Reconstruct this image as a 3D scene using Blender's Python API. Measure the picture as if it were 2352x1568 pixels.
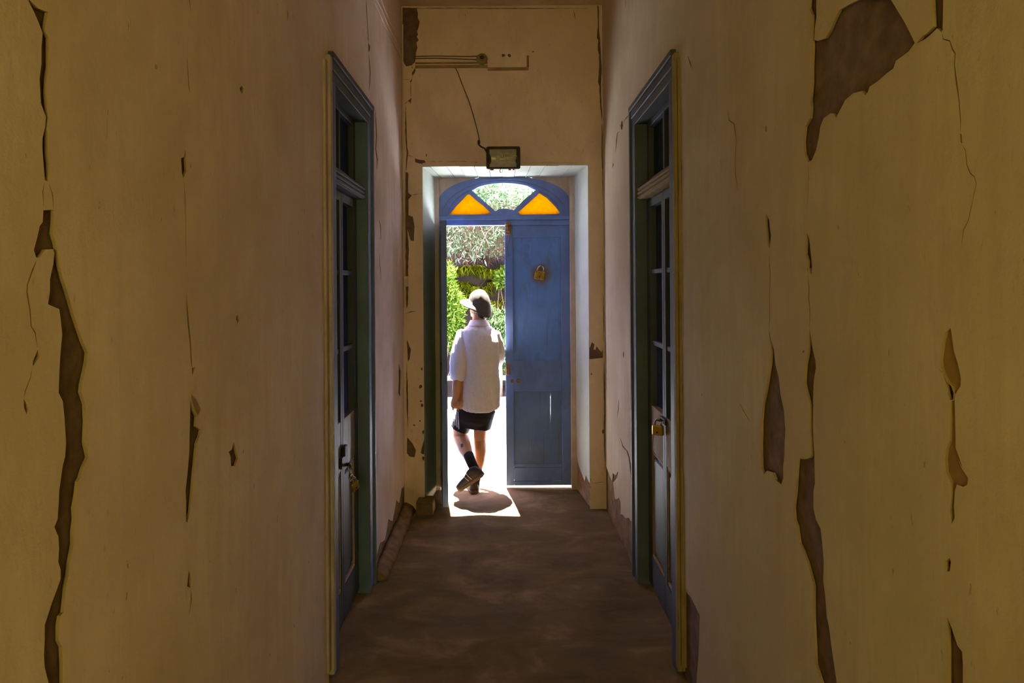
import bpy, bmesh, math, random
import numpy as np
from mathutils import Vector, Matrix, noise
from mathutils.geometry import delaunay_2d_cdt, tessellate_polygon

random.seed(7)
rng = np.random.default_rng(7)
scene = bpy.context.scene
for o in list(bpy.data.objects):
    bpy.data.objects.remove(o, do_unlink=True)
COL = scene.collection

# ------------------------------------------------------------------ camera, world, sun, exposure
F = 1568.0; VPX = 1157.0; VPY = 650.0; CAMZ = 1.70; ROLL = math.radians(0.4)
cam_d = bpy.data.cameras.new('camera'); cam = bpy.data.objects.new('camera', cam_d); COL.objects.link(cam)
cam.location = (0, 0, CAMZ); cam.rotation_euler = (math.pi / 2, ROLL, 0)
cam_d.sensor_width = 36.0; cam_d.sensor_fit = 'HORIZONTAL'; cam_d.lens = 36.0 * F / 2352.0
cam_d.shift_x = (1176.0 - VPX) / 2352.0; cam_d.shift_y = -(784.0 - VPY) / 2352.0
cam_d.clip_start = 0.02; cam_d.clip_end = 200
scene.camera = cam

world = bpy.data.worlds.new('world'); scene.world = world; world.use_nodes = True
bg = world.node_tree.nodes['Background']
bg.inputs['Color'].default_value = (0.67, 0.55, 1.0, 1); bg.inputs['Strength'].default_value = 14.5

sun_d = bpy.data.lights.new('sun', 'SUN'); sun = bpy.data.objects.new('sun', sun_d); COL.objects.link(sun)
sun_d.energy = 140.0; sun_d.color = (1.0, 0.98, 0.95); sun_d.angle = math.radians(0.53)
SUN_DIR = Vector((0.10, -0.67, -2.18)).normalized()
sun.rotation_euler = SUN_DIR.to_track_quat('-Z', 'Y').to_euler(); sun.location = (-1, 12, 14)

# added warm fill lamp behind the camera, standing in for guessed window light
back_d = bpy.data.lights.new('back_warm_fill', 'AREA'); back = bpy.data.objects.new('back_warm_fill', back_d)
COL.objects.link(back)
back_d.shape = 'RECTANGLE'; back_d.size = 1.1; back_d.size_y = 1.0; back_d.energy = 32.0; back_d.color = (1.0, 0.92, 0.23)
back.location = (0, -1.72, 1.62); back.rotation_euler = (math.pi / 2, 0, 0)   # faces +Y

scene.view_settings.view_transform = 'Standard'; scene.view_settings.look = 'None'
scene.view_settings.gamma = 1.0; scene.view_settings.use_curve_mapping = False
scene.view_settings.exposure = 0.0
scene.cycles.max_bounces = 14; scene.cycles.diffuse_bounces = 8; scene.cycles.transparent_max_bounces = 16
scene.cycles.sample_clamp_indirect = 60.0
scene.cycles.use_denoising = True

# ------------------------------------------------------------------ pixel helpers
def ray(px, py):
    a = (px - VPX) / F; b = -(py - VPY) / F
    R = Vector((math.cos(ROLL), 0, -math.sin(ROLL))); U = Vector((math.sin(ROLL), 0, math.cos(ROLL)))
    return Vector((0, 1, 0)) + R * a + U * b
ORG = Vector((0, 0, CAMZ))
def on_plane(px, py, point, normal):
    d = ray(px, py); n = Vector(normal)
    t = (Vector(point) - ORG).dot(n) / d.dot(n)
    return ORG + d * t
def at_x(px, py, X): return on_plane(px, py, (X, 0, 0), (1, 0, 0))
def at_y(px, py, Y): return on_plane(px, py, (0, Y, 0), (0, 1, 0))
def zoomed(ox, oy, s, pts): return [(ox + x / s, oy + y / s) for x, y in pts]

WX = 0.76          # corridor half width
YE = 5.17          # face of the end wall
YD = 5.68          # plane of the entrance door
YO = 5.80          # outer face of the end wall
ZC = 3.80          # ceiling
YB = -1.5          # back end of the corridor

# ------------------------------------------------------------------ object helpers
def mkobj(name, me, mat=None, parent=None, loc=None):
    o = bpy.data.objects.new(name, me); COL.objects.link(o)
    if mat is not None and me is not None: me.materials.append(mat)
    if parent is not None: o.parent = parent
    if loc is not None: o.location = loc
    return o
def empty(name, loc=(0, 0, 0)):
    o = bpy.data.objects.new(name, None); COL.objects.link(o); o.location = loc; o.empty_display_size = 0.1
    return o
def tag(o, label=None, cat=None, group=None, kind=None):
    if label: o['label'] = label
    if cat: o['category'] = cat
    if group: o['group'] = group
    if kind: o['kind'] = kind
    return o

class MB:
    """collects shapes into one bmesh"""
    def __init__(self): self.bm = bmesh.new()
    def box(self, x0, x1, y0, y1, z0, z1, bevel=0.0):
        bm = self.bm
        vs = [bm.verts.new((x, y, z)) for x in (x0, x1) for y in (y0, y1) for z in (z0, z1)]
        fs = [(0, 1, 3, 2), (4, 6, 7, 5), (0, 4, 5, 1), (2, 3, 7, 6), (0, 2, 6, 4), (1, 5, 7, 3)]
        fa = [bm.faces.new([vs[i] for i in f]) for f in fs]
        if bevel > 0:
            ed = list({e for f in fa for e in f.edges})
            bmesh.ops.bevel(bm, geom=ed, offset=bevel, segments=1, affect='EDGES', profile=0.5)
        return self
    def prism(self, poly, to3, d0, d1):
        """poly: 2d outline; to3(u, v, d) -> point"""
        bm = self.bm; n = len(poly)
        a = [bm.verts.new(to3(u, v, d0)) for u, v in poly]; b = [bm.verts.new(to3(u, v, d1)) for u, v in poly]
        for t in tessellate_polygon([[Vector((u, v, 0)) for u, v in poly]]):
            bm.faces.new([a[i] for i in t]); bm.faces.new([b[i] for i in reversed(t)])
        for i in range(n):
            j = (i + 1) % n; bm.faces.new([a[i], a[j], b[j], b[i]])
        return self
    def tube(self, pts, r, n=8, cap=True):
        bm = self.bm; pts = [Vector(p) for p in pts]; rings = []
        rr = r if isinstance(r, (list, tuple)) else [r] * len(pts)
        ref = Vector((0.31, 0.17, 0.93))
        for i, p in enumerate(pts):
            t = (pts[min(i + 1, len(pts) - 1)] - pts[max(i - 1, 0)]).normalized()
            s = t.cross(ref)
            if s.length < 1e-4: s = t.cross(Vector((1, 0, 0)))
            s.normalize(); u = s.cross(t)
            rings.append([bm.verts.new(p + (s * math.cos(2 * math.pi * k / n) + u * math.sin(2 * math.pi * k / n)) * rr[i]) for k in range(n)])
        for a, b in zip(rings, rings[1:]):
            for k in range(n): bm.faces.new([a[k], a[(k + 1) % n], b[(k + 1) % n], b[k]])
        if cap: bm.faces.new(list(reversed(rings[0]))); bm.faces.new(rings[-1])
        return self
    def rings(self, rings, cap0=True, cap1=True):
        bm = self.bm; R = [[bm.verts.new(p) for p in r] for r in rings]
        for a, b in zip(R, R[1:]):
            n = len(a)
            for k in range(n): bm.faces.new([a[k], a[(k + 1) % n], b[(k + 1) % n], b[k]])
        if cap0: bm.faces.new(list(reversed(R[0])))
        if cap1: bm.faces.new(R[-1])
        return self
    def cyl(self, p0, p1, r0, r1=None, n=16):
        r1 = r0 if r1 is None else r1
        return self.tube([p0, p1], [r0, r1], n)
    def mesh(self, name, smooth=False):
        bm = self.bm
        bmesh.ops.recalc_face_normals(bm, faces=bm.faces)
        if smooth:
            for f in bm.faces: f.smooth = True
        me = bpy.data.meshes.new(name); bm.to_mesh(me); bm.free()
        return me
    def build(self, name, mat, parent=None, smooth=False, loc=None):
        return mkobj(name, self.mesh(name, smooth), mat, parent, loc)

# ------------------------------------------------------------------ materials
def mat_new(name):
    m = bpy.data.materials.new(name); m.use_nodes = True
    nt = m.node_tree; return m, nt, nt.nodes['Principled BSDF']
def tex_coords(nt, scale=(1, 1, 1), kind='Object'):
    tc = nt.nodes.new('ShaderNodeTexCoord'); mp = nt.nodes.new('ShaderNodeMapping')
    nt.links.new(tc.outputs[kind], mp.inputs['Vector']); mp.inputs['Scale'].default_value = scale
    return mp.outputs['Vector']
def noise_node(nt, vec, scale, detail=4, rough=0.55, dist=0.0):
    n = nt.nodes.new('ShaderNodeTexNoise'); nt.links.new(vec, n.inputs['Vector'])
    n.inputs['Scale'].default_value = scale; n.inputs['Detail'].default_value = detail
    n.inputs['Roughness'].default_value = rough; n.inputs['Distortion'].default_value = dist
    return n.outputs['Fac']
def ramp(nt, fac, stops):
    r = nt.nodes.new('ShaderNodeValToRGB'); nt.links.new(fac, r.inputs['Fac'])
    el = r.color_ramp.elements
    while len(el) < len(stops): el.new(0.5)
    for e, (p, c) in zip(el, stops):
        e.position = p; e.color = (c[0], c[1], c[2], 1) if not isinstance(c, (int, float)) else (c, c, c, 1)
    return r.outputs['Color']
def mixc(nt, fac, a, b, mode='MIX'):
    m = nt.nodes.new('ShaderNodeMix'); m.data_type = 'RGBA'; m.blend_type = mode
    if isinstance(fac, (int, float)): m.inputs[0].default_value = fac
    else: nt.links.new(fac, m.inputs[0])
    for i, v in ((6, a), (7, b)):
        if isinstance(v, tuple): m.inputs[i].default_value = (v[0], v[1], v[2], 1)
        else: nt.links.new(v, m.inputs[i])
    return m.outputs[2]
def bump(nt, bsdf, h, strength=0.3, dist=0.01):
    b = nt.nodes.new('ShaderNodeBump'); b.inputs['Strength'].default_value = strength; b.inputs['Distance'].default_value = dist
    nt.links.new(h, b.inputs['Height']); nt.links.new(b.outputs['Normal'], bsdf.inputs['Normal'])

def m_plaster(name, c_hi, c_lo, c_stain, streak=(5, 5, 0.55)):
    m, nt, b = mat_new(name)
    v = tex_coords(nt); vs = tex_coords(nt, streak)
    base = ramp(nt, noise_node(nt, v, 2.2, 6, 0.6), [(0.33, c_lo), (0.68, c_hi)])
    st = ramp(nt, noise_node(nt, vs, 3.0, 7, 0.65, 0.4), [(0.42, 0.0), (0.75, 1.0)])
    col = mixc(nt, st, base, c_lo)
    fine = ramp(nt, noise_node(nt, tex_coords(nt, (30, 30, 9)), 2.0, 5, 0.7), [(0.62, 0.0), (0.72, 1.0)])
    col = mixc(nt, mixc(nt, 0.45, (0, 0, 0), fine), col, c_stain)
    big = ramp(nt, noise_node(nt, tex_coords(nt, (1.3, 1.3, 0.8)), 1.4, 7, 0.62, 0.8), [(0.50, 0.0), (0.78, 0.75)])
    col = mixc(nt, big, col, tuple(0.55 * x + 0.45 * y for x, y in zip(c_lo, c_stain)))
    scr = ramp(nt, noise_node(nt, tex_coords(nt, (70, 70, 2.2)), 1.6, 4, 0.6), [(0.66, 0.0), (0.74, 0.55)])
    col = mixc(nt, scr, col, tuple(min(1, x * 1.12) for x in c_hi))
    spk = ramp(nt, noise_node(nt, tex_coords(nt, (16, 16, 8)), 3.0, 3, 0.5), [(0.735, 0.0), (0.765, 0.85)])
    col = mixc(nt, spk, col, c_stain)
    nt.links.new(col, b.inputs['Base Color']); b.inputs['Roughness'].default_value = 0.9
    b.inputs['Specular IOR Level'].default_value = 0.15
    bump(nt, b, noise_node(nt, v, 22, 9, 0.7), 0.35, 0.008)
    return m
def m_simple(name, c, rough=0.6, metal=0.0, var=0.15, scale=12, bumps=0.1, spec=0.4):
    m, nt, b = mat_new(name); v = tex_coords(nt)
    n = noise_node(nt, v, scale, 5, 0.6)
    col = ramp(nt, n, [(0.3, tuple(x * (1 - var) for x in c)), (0.7, tuple(min(1, x * (1 + var)) for x in c))])
    nt.links.new(col, b.inputs['Base Color']); b.inputs['Roughness'].default_value = rough; b.inputs['Metallic'].default_value = metal
    b.inputs['Specular IOR Level'].default_value = spec
    if bumps > 0: bump(nt, b, n, bumps, 0.004)
    return m
def m_paint(name, c, worn, amount=0.62, rough=0.55, grain=(14, 14, 1.2)):
    """old paint over timber, wearing through in patches"""
    m, nt, b = mat_new(name); v = tex_coords(nt); g = tex_coords(nt, grain)
    n = noise_node(nt, g, 2.2, 8, 0.7, 0.3)
    base = ramp(nt, noise_node(nt, v, 4, 5, 0.6), [(0.3, tuple(x * 0.8 for x in c)), (0.7, tuple(min(1, x * 1.15) for x in c))])
    fac = ramp(nt, n, [(amount, 0.0), (amount + 0.07, 1.0)])
    col = mixc(nt, fac, base, worn)
    gr_ = ramp(nt, noise_node(nt, tex_coords(nt, (3.5, 3.5, 1.6)), 1.7, 8, 0.68, 0.6), [(0.50, 0.0), (0.72, 0.7)])
    col = mixc(nt, gr_, col, tuple(0.45 * x + 0.35 * y for x, y in zip(c, worn)))
    nt.links.new(col, b.inputs['Base Color']); b.inputs['Roughness'].default_value = rough; b.inputs['Specular IOR Level'].default_value = 0.3
    bump(nt, b, noise_node(nt, g, 6, 6, 0.7), 0.25, 0.003)
    return m
M = {}
M['wall_l'] = m_plaster('plaster_pink', (0.82, 0.66, 0.58), (0.68, 0.52, 0.43), (0.40, 0.27, 0.16))
M['wall_r'] = m_plaster('plaster_ochre', (0.62, 0.52, 0.37), (0.49, 0.40, 0.27), (0.40, 0.27, 0.15))
M['wall_e'] = m_plaster('plaster_end', (0.90, 0.71, 0.62), (0.75, 0.57, 0.47), (0.36, 0.24, 0.14), (3, 3, 1.2))
M['reveal'] = m_plaster('plaster_reveal', (0.62, 0.70, 0.63), (0.53, 0.58, 0.51), (0.45, 0.30, 0.2), (9, 9, 0.8))
M['mud'] = m_simple('mud_core', (0.18, 0.122, 0.10), 0.95, 0, 0.3, 18, 0.8, 0.1)
M['undercoat'] = m_simple('mud_undercoat', (0.33, 0.22, 0.11), 0.95, 0, 0.25, 12, 0.5, 0.1)
M['earth'] = m_simple('earth_base', (0.24, 0.15, 0.08), 0.95, 0, 0.35, 14, 0.9, 0.1)
M['ceiling'] = m_simple('ceiling', (0.55, 0.42, 0.28), 0.9, 0, 0.2, 5, 0.3, 0.1)
M['side_paint'] = m_paint('side_door_paint', (0.060, 0.075, 0.095), (0.11, 0.08, 0.045), 0.60)
M['side_worn'] = m_paint('side_door_worn', (0.27, 0.21, 0.16), (0.12, 0.12, 0.11), 0.56)
M['side_arch'] = m_paint('side_architrave_paint', (0.11, 0.16, 0.30), (0.16, 0.12, 0.07), 0.66)
M['side_arch_dark'] = m_paint('side_architrave_dark', (0.075, 0.10, 0.15), (0.12, 0.09, 0.05), 0.64)
M['ochre_wood'] = m_paint('ochre_worn_wood', (0.30, 0.21, 0.10), (0.10, 0.07, 0.04), 0.58, 0.8, (40, 40, 2))
M['pale_wood'] = m_paint('pale_worn_wood', (0.50, 0.39, 0.37), (0.20, 0.13, 0.07), 0.60, 0.8, (40, 40, 2))
M['blue'] = m_paint('blue_paint', (0.15, 0.24, 0.58), (0.20, 0.15, 0.10), 0.72)
M['blue_arch'] = m_paint('blue_arch_paint', (0.16, 0.22, 0.55), (0.2, 0.14, 0.12), 0.75)
M['casing'] = m_paint('casing_paint', (0.60, 0.46, 0.42), (0.30, 0.18, 0.10), 0.64)
M['rust'] = m_simple('rust', (0.30, 0.14, 0.05), 0.9, 0.2, 0.5, 40, 0.6)
M['dark_iron'] = m_simple('dark_iron', (0.06, 0.045, 0.035), 0.6, 0.6, 0.4, 30, 0.3)
M['steel'] = m_simple('steel', (0.6, 0.58, 0.55), 0.25, 1.0, 0.1, 20, 0.05)
M['brass'] = m_simple('brass', (0.75, 0.50, 0.08), 0.3, 0.9, 0.1, 20, 0.1)
M['old_brass'] = m_simple('rusty_brass', (0.42, 0.24, 0.04), 0.7, 0.5, 0.45, 45, 0.5)
M['black'] = m_simple('black_plastic', (0.022, 0.02, 0.018), 0.5, 0, 0.2, 20, 0.05)
M['cable'] = m_simple('old_cable', (0.10, 0.06, 0.035), 0.7, 0, 0.2, 30, 0.1)
M['reflector'] = m_simple('lamp_reflector', (0.85, 0.80, 0.78), 0.45, 0.35, 0.2, 25, 0.2)
M['porcelain'] = m_simple('porcelain', (0.75, 0.72, 0.68), 0.35, 0, 0.1, 12, 0.05)
M['tube_glass'] = m_simple('halogen_tube', (0.85, 0.86, 0.85), 0.15, 0, 0.02, 12, 0.0)
M['stone'] = m_simple('stone', (0.17, 0.115, 0.06), 0.9, 0, 0.35, 9, 0.8)

def m_glass(name, tint, gloss=0.12, dirt=0.2, dirtc=(0.25, 0.22, 0.16)):
    m = bpy.data.materials.new(name); m.use_nodes = True; nt = m.node_tree; nt.nodes.clear()
    out = nt.nodes.new('ShaderNodeOutputMaterial'); tr = nt.nodes.new('ShaderNodeBsdfTransparent')
    tr.inputs['Color'].default_value = (*tint, 1)
    gl = nt.nodes.new('ShaderNodeBsdfGlossy'); gl.inputs['Roughness'].default_value = 0.12
    df = nt.nodes.new('ShaderNodeBsdfDiffuse'); df.inputs['Color'].default_value = (*dirtc, 1)
    v = tex_coords(nt)
    f = ramp(nt, noise_node(nt, v, 25, 6, 0.6), [(0.4, dirt * 0.3), (0.8, dirt)])
    m1 = nt.nodes.new('ShaderNodeMixShader'); nt.links.new(f, m1.inputs[0]); nt.links.new(tr.outputs[0], m1.inputs[1]); nt.links.new(df.outputs[0], m1.inputs[2])
    m2 = nt.nodes.new('ShaderNodeMixShader'); m2.inputs[0].default_value = gloss
    nt.links.new(m1.outputs[0], m2.inputs[1]); nt.links.new(gl.outputs[0], m2.inputs[2]); nt.links.new(m2.outputs[0], out.inputs['Surface'])
    return m
M['clear_glass'] = m_glass('clear_glass', (0.92, 0.95, 0.93), 0.04, 0.12)
M['dark_glass'] = m_glass('dirty_glass', (0.55, 0.6, 0.58), 0.10, 0.25, (0.10, 0.11, 0.09))
M['lamp_glass'] = m_glass('lamp_glass', (0.97, 0.97, 0.97), 0.05, 0.04)
def m_amber():
    m = bpy.data.materials.new('amber_glass'); m.use_nodes = True; nt = m.node_tree; nt.nodes.clear()
    out = nt.nodes.new('ShaderNodeOutputMaterial'); tr = nt.nodes.new('ShaderNodeBsdfTransparent'); tl = nt.nodes.new('ShaderNodeBsdfTranslucent')
    tr.inputs['Color'].default_value = (0.45, 0.27, 0.0, 1)
    v = tex_coords(nt)
    c = ramp(nt, noise_node(nt, v, 30, 5, 0.7), [(0.25, (0.34, 0.185, 0.001)), (0.75, (0.46, 0.275, 0.003))])
    nt.links.new(c, tl.inputs['Color'])
    mx = nt.nodes.new('ShaderNodeMixShader'); mx.inputs[0].default_value = 0.72
    nt.links.new(tr.outputs[0], mx.inputs[1]); nt.links.new(tl.outputs[0], mx.inputs[2]); nt.links.new(mx.outputs[0], out.inputs['Surface'])
    return m
M['amber'] = m_amber()

def m_floor():
    m, nt, b = mat_new('earth_floor'); v = tex_coords(nt); vs = tex_coords(nt, (1, 1.6, 1))
    col = ramp(nt, noise_node(nt, vs, 2.6, 8, 0.62, 0.5), [(0.3, (0.12, 0.08, 0.036)), (0.55, (0.20, 0.135, 0.060)), (0.75, (0.34, 0.24, 0.11))])
    nt.links.new(col, b.inputs['Base Color']); b.inputs['Roughness'].default_value = 0.92; b.inputs['Specular IOR Level'].default_value = 0.12
    bump(nt, b, noise_node(nt, v, 11, 9, 0.65), 0.6, 0.02)
    return m
M['floor'] = m_floor()
M['ground'] = m_simple('sunlit_paving', (0.53, 0.58, 0.58), 0.95, 0, 0.1, 3, 0.2, 0.05)
M['kerb'] = m_simple('pale_kerb', (0.30, 0.30, 0.27), 0.9, 0, 0.2, 6, 0.3)
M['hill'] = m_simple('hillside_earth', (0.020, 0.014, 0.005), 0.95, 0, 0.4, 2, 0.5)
M['white_paint'] = m_simple('white_paint', (0.7, 0.72, 0.7), 0.6, 0, 0.05, 6, 0.05)
M['facade'] = m_simple('outer_render', (0.55, 0.5, 0.45), 0.9, 0, 0.15, 4, 0.2)

# ------------------------------------------------------------------ plastered surfaces with real losses
def wav(u, v, amp):
    return amp * (noise.noise(Vector((u * 1.7, v * 1.1, 3.1))) + 0.45 * noise.noise(Vector((u * 5.1, v * 3.3, 8.2))))
def crack(pts, w):
    """tapered thin polygon along a polyline, pixel space"""
    L, Rr = [], []; n = len(pts)
    for i, p in enumerate(pts):
        a = Vector(pts[max(i - 1, 0)]); b = Vector(pts[min(i + 1, n - 1)]); t = (b - a).normalized(); s = Vector((-t.y, t.x))
        k = (0.15 if i in (0, n - 1) else 0.7 + 0.6 * random.random()) * w / 2
        L.append((p[0] + s.x * k, p[1] + s.y * k)); Rr.append((p[0] - s.x * k, p[1] - s.y * k))
    return L + Rr[::-1]
def blob(cx, cy, rx, ry, n=9):
    return [(cx + rx * (0.75 + 0.5 * random.random()) * math.cos(2 * math.pi * k / n), cy + ry * (0.75 + 0.5 * random.random()) * math.sin(2 * math.pi * k / n)) for k in range(n)]
def densify(poly, step, jag):
    out = []
    for (a, b) in zip(poly, poly[1:] + poly[:1]):
        a = Vector(a); b = Vector(b); L = (b - a).length; n = max(1, int(L / step)); out.append(tuple(a))
        for k in range(1, n):
            p = a.lerp(b, k / n); out.append((p.x + random.uniform(-jag, jag), p.y + random.uniform(-jag, jag)))
    return out
def in_poly(x, y, poly):
    c = False; j = len(poly) - 1
    for i in range(len(poly)):
        xi, yi = poly[i]; xj, yj = poly[j]
        if (yi > y) != (yj > y) and x < (xj - xi) * (y - yi) / (yj - yi) + xi: c = not c
        j = i
    return c
def cut_plane(outer, holes, extra=()):
    """triangulate outer minus holes; returns points, kept triangles, edges bordering a hole"""
    pts, edges = [], []
    for poly in [outer] + list(holes):
        base = len(pts); n = len(poly); pts.extend(Vector((u, v)) for u, v in poly)
        edges += [(base + i, base + (i + 1) % n) for i in range(n)]
    pts.extend(Vector(p) for p in extra)
    vo, eo, fo, ov, oe, of = delaunay_2d_cdt(pts, edges, [], 0, 1e-6)
    bb = [(min(p[0] for p in h), max(p[0] for p in h), min(p[1] for p in h), max(p[1] for p in h), h) for h in holes]
    keep, holeedge = [], set()
    for f in fo:
        cx = sum(vo[i].x for i in f) / len(f); cy = sum(vo[i].y for i in f) / len(f)
        if not in_poly(cx, cy, outer): continue
        if any(a <= cx <= b and c <= cy <= d and in_poly(cx, cy, h) for a, b, c, d, h in bb):
            for a, b in zip(f, f[1:] + f[:1]): holeedge.add((min(a, b), max(a, b)))
        else: keep.append(f)
    return vo, keep, holeedge
def sheet(name, to3, outer, holes, mat, parent=None, depth=0.0, rim=0.006, step=0.07, amp=0.004, openings=()):
    us = [p[0] for p in outer]; vs = [p[1] for p in outer]; extra = []
    u = min(us) + step * 0.5
    while u < max(us):
        v = min(vs) + step * 0.5
        while v < max(vs):
            extra.append((u + random.uniform(-0.2, 0.2) * step, v + random.uniform(-0.2, 0.2) * step)); v += step
        u += step
    vo, keep, holeedge = cut_plane(outer, holes, extra)
    V = []; Fc = []; idx = {}
    def vert(i):
        if i not in idx:
            p = vo[i]; idx[i] = len(V); V.append(to3(p.x, p.y, depth + wav(p.x, p.y, amp)))
        return idx[i]
    edge = {}
    for f in keep:
        Fc.append([vert(i) for i in f])
        for a, b in zip(f, f[1:] + f[:1]): edge.setdefault((min(a, b), max(a, b)), []).append((a, b))
    ns = len(Fc)
    if rim > 0:
        for k, l in edge.items():
            if len(l) == 1 and k in holeedge:
                a, b = l[0]; q = []
                for i, d in ((a, 0), (b, 0), (b, rim), (a, rim)):
                    p = vo[i]; V.append(to3(p.x, p.y, depth + wav(p.x, p.y, amp) - d)); q.append(len(V) - 1)
                Fc.append(q)
    me = bpy.data.meshes.new(name); me.from_pydata([tuple(v) for v in V], [], Fc); me.update()
    o = mkobj(name, me, mat, parent)
    if rim > 0 and len(Fc) > ns: me.materials.append(M['undercoat'])
    for i, p in enumerate(me.polygons):
        p.use_smooth = i < ns; p.material_index = 0 if i < ns else 1
    return o
def rect(a, b, c, d): return [(a, c), (b, c), (b, d), (a, d)]

# ---- side doors' places on the walls (y range of the outer frame, clear opening)
LD = dict(s=-1, y0=2.878, ya=2.979, yi0=3.048, yi1=3.77, y1=3.92)
RD = dict(s=1, y0=2.905, ya=2.985, yi0=3.06, yi1=3.86, y1=4.00)
ZTOP = 2.72; ZIN = 2.595

# ---------------- left wall
Z = zoomed
L_holes = [
    Z(0, 0, 2.6125, [(150, -160), (185, 0), (235, 50), (270, 65), (295, 75), (285, 130), (275, 185), (300, 230), (300, 300), (300, 400), (290, 470), (285, 560), (292, 650), (295, 700), (285, 770), (290, 830), (290, 930), (298, 980), (298, 1050), (290, 1090), (272, 1080), (265, 1000), (258, 900), (258, 830), (275, 760), (280, 700), (250, 620), (243, 470), (255, 380), (255, 280), (262, 200), (240, 140), (215, 80), (180, 10), (120, -160)]),
    Z(0, 0, 2.6125, crack([(268, 1095), (260, 1150), (262, 1240)], 7)), Z(0, 0, 2.6125, crack([(296, 1100), (318, 1170), (322, 1250)], 8)),
    Z(0, 500, 2.6125, [(262, -45), (325, -48), (325, 0), (322, 60), (318, 95), (335, 150), (345, 200), (360, 290), (380, 370), (400, 430), (420, 500), (445, 590), (475, 680), (495, 740), (525, 810), (520, 860), (505, 930), (490, 1000), (485, 1045), (495, 1075), (510, 1120), (515, 1220), (510, 1350), (530, 1435), (500, 1500), (482, 1560)]
      ) + Z(0, 1000, 2.76, [(495, 290), (485, 380), (470, 460), (475, 530), (465, 600), (465, 690), (445, 790), (435, 880), (420, 960), (412, 1050), (405, 1120), (385, 1140), (375, 1200), (375, 1300), (395, 1340), (400, 1450), (400, 1568), (390, 1900), (330, 1900), (310, 1568), (285, 1470), (280, 1390), (285, 1290), (285, 1200), (305, 1140), (330, 1060), (360, 980), (385, 910), (385, 850), (370, 800), (375, 720), (370, 640), (345, 580), (365, 530), (372, 420), (375, 350)]
      ) + Z(0, 500, 2.6125, [(375, 1490), (390, 1430), (395, 1350), (385, 1200), (375, 1100), (350, 1050), (355, 900), (362, 800), (372, 700), (362, 600), (355, 548), (325, 535), (288, 518), (300, 440), (300, 370), (320, 280), (328, 210), (320, 188), (275, 190), (240, 235), (220, 240), (205, 195), (225, 120), (240, 50), (258, 25)]),
    Z(0, 500, 2.6125, crack([(224, 250), (200, 310), (168, 400), (166, 450), (183, 550), (190, 650), (214, 690), (225, 780)], 9)),
    Z(0, 500, 2.6125, [(228, 790), (240, 830), (215, 870), (198, 892), (200, 860), (212, 830)]),
    Z(0, 500, 2.6125, crack([(196, 898), (185, 960), (155, 1040), (146, 1080)], 6)),
    Z(0, 500, 2.6125, [(145, 1085), (165, 1120), (172, 1150), (162, 1180), (148, 1140)]),
    Z(380, 0, 2.6125, crack([(138, -120), (140, 0), (148, 70)], 7)), Z(380, 0, 2.6125, crack([(134, 110), (140, 155)], 6)),
    Z(380, 0, 2.6125, crack([(124, 340), (132, 430), (138, 520), (144, 560)], 6)),
    Z(380, 0, 2.6125, [(90, 950), (108, 940), (117, 895), (121, 960), (125, 1020), (104, 1072), (95, 1030)]),
    Z(380, 0, 2.6125, crack([(108, 1078), (116, 1180), (120, 1300), (122, 1450), (128, 1600)], 4)),
    Z(380, 600, 2.6125, crack([(127, 190), (134, 300), (143, 400), (154, 500), (159, 600), (163, 640)], 9)),
    Z(380, 600, 2.6125, [(162, 640), (182, 636), (164, 684)]),
    Z(380, 600, 2.6125, [(153, 830), (170, 890), (190, 930), (185, 990), (216, 1012), (208, 1045), (190, 1090), (180, 1180), (170, 1280), (160, 1400), (150, 1500), (132, 1568), (126, 1560), (125, 1440), (121, 1380), (135, 1250), (145, 1130), (150, 950)]),
    Z(380, 1000, 2.76, [(150, 850), (163, 900), (162, 965), (139, 955)]), Z(380, 1000, 2.76, crack([(163, 970), (166, 1040), (150, 1140)], 7)),
    Z(380, 0, 2.6125, [(445, 525), (458, 515), (468, 535), (459, 568), (449, 548)]), Z(380, 0, 2.6125, crack([(730, 60), (734, 90), (732, 125)], 9)),
    Z(380, 600, 2.6125, [(428, 328), (440, 322), (445, 350), (436, 374), (427, 350)]),
    Z(380, 600, 2.6125, [(412, 1083), (425, 1130), (437, 1180), (421, 1226), (396, 1228), (391, 1165), (380, 1143), (400, 1128)]),
    Z(840, 0, 6.53, crack([(8, -60), (12, 100), (22, 250), (32, 400), (42, 600), (46, 640)], 12)),
    Z(840, 0, 6.53, [(42, 640), (70, 690), (66, 740), (48, 790), (40, 720)]),
    Z(840, 0, 6.53, crack([(50, 800), (60, 950), (68, 1080), (62, 1250), (55, 1350)], 14)),
    Z(680, 60, 3.136, crack([(572, 600), (578, 720), (580, 800), (574, 880), (584, 960), (582, 1030)], 6)),
    Z(680, 60, 3.136, crack([(600, 1395), (609, 1440), (612, 1540)], 6)),
    Z(890, 680, 3.136, [(82, 480), (97, 540), (95, 620), (90, 722), (80, 700), (83, 600)]),
    Z(680, 60, 3.136, crack([(600, 1640), (606, 1740), (614, 1830)], 4)),
]
def on_left(poly, jag=0.0):
    out = []
    for px, py in poly:
        p = at_x(px, py, -WX); out.append((p.y, p.z))
    return out
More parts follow.
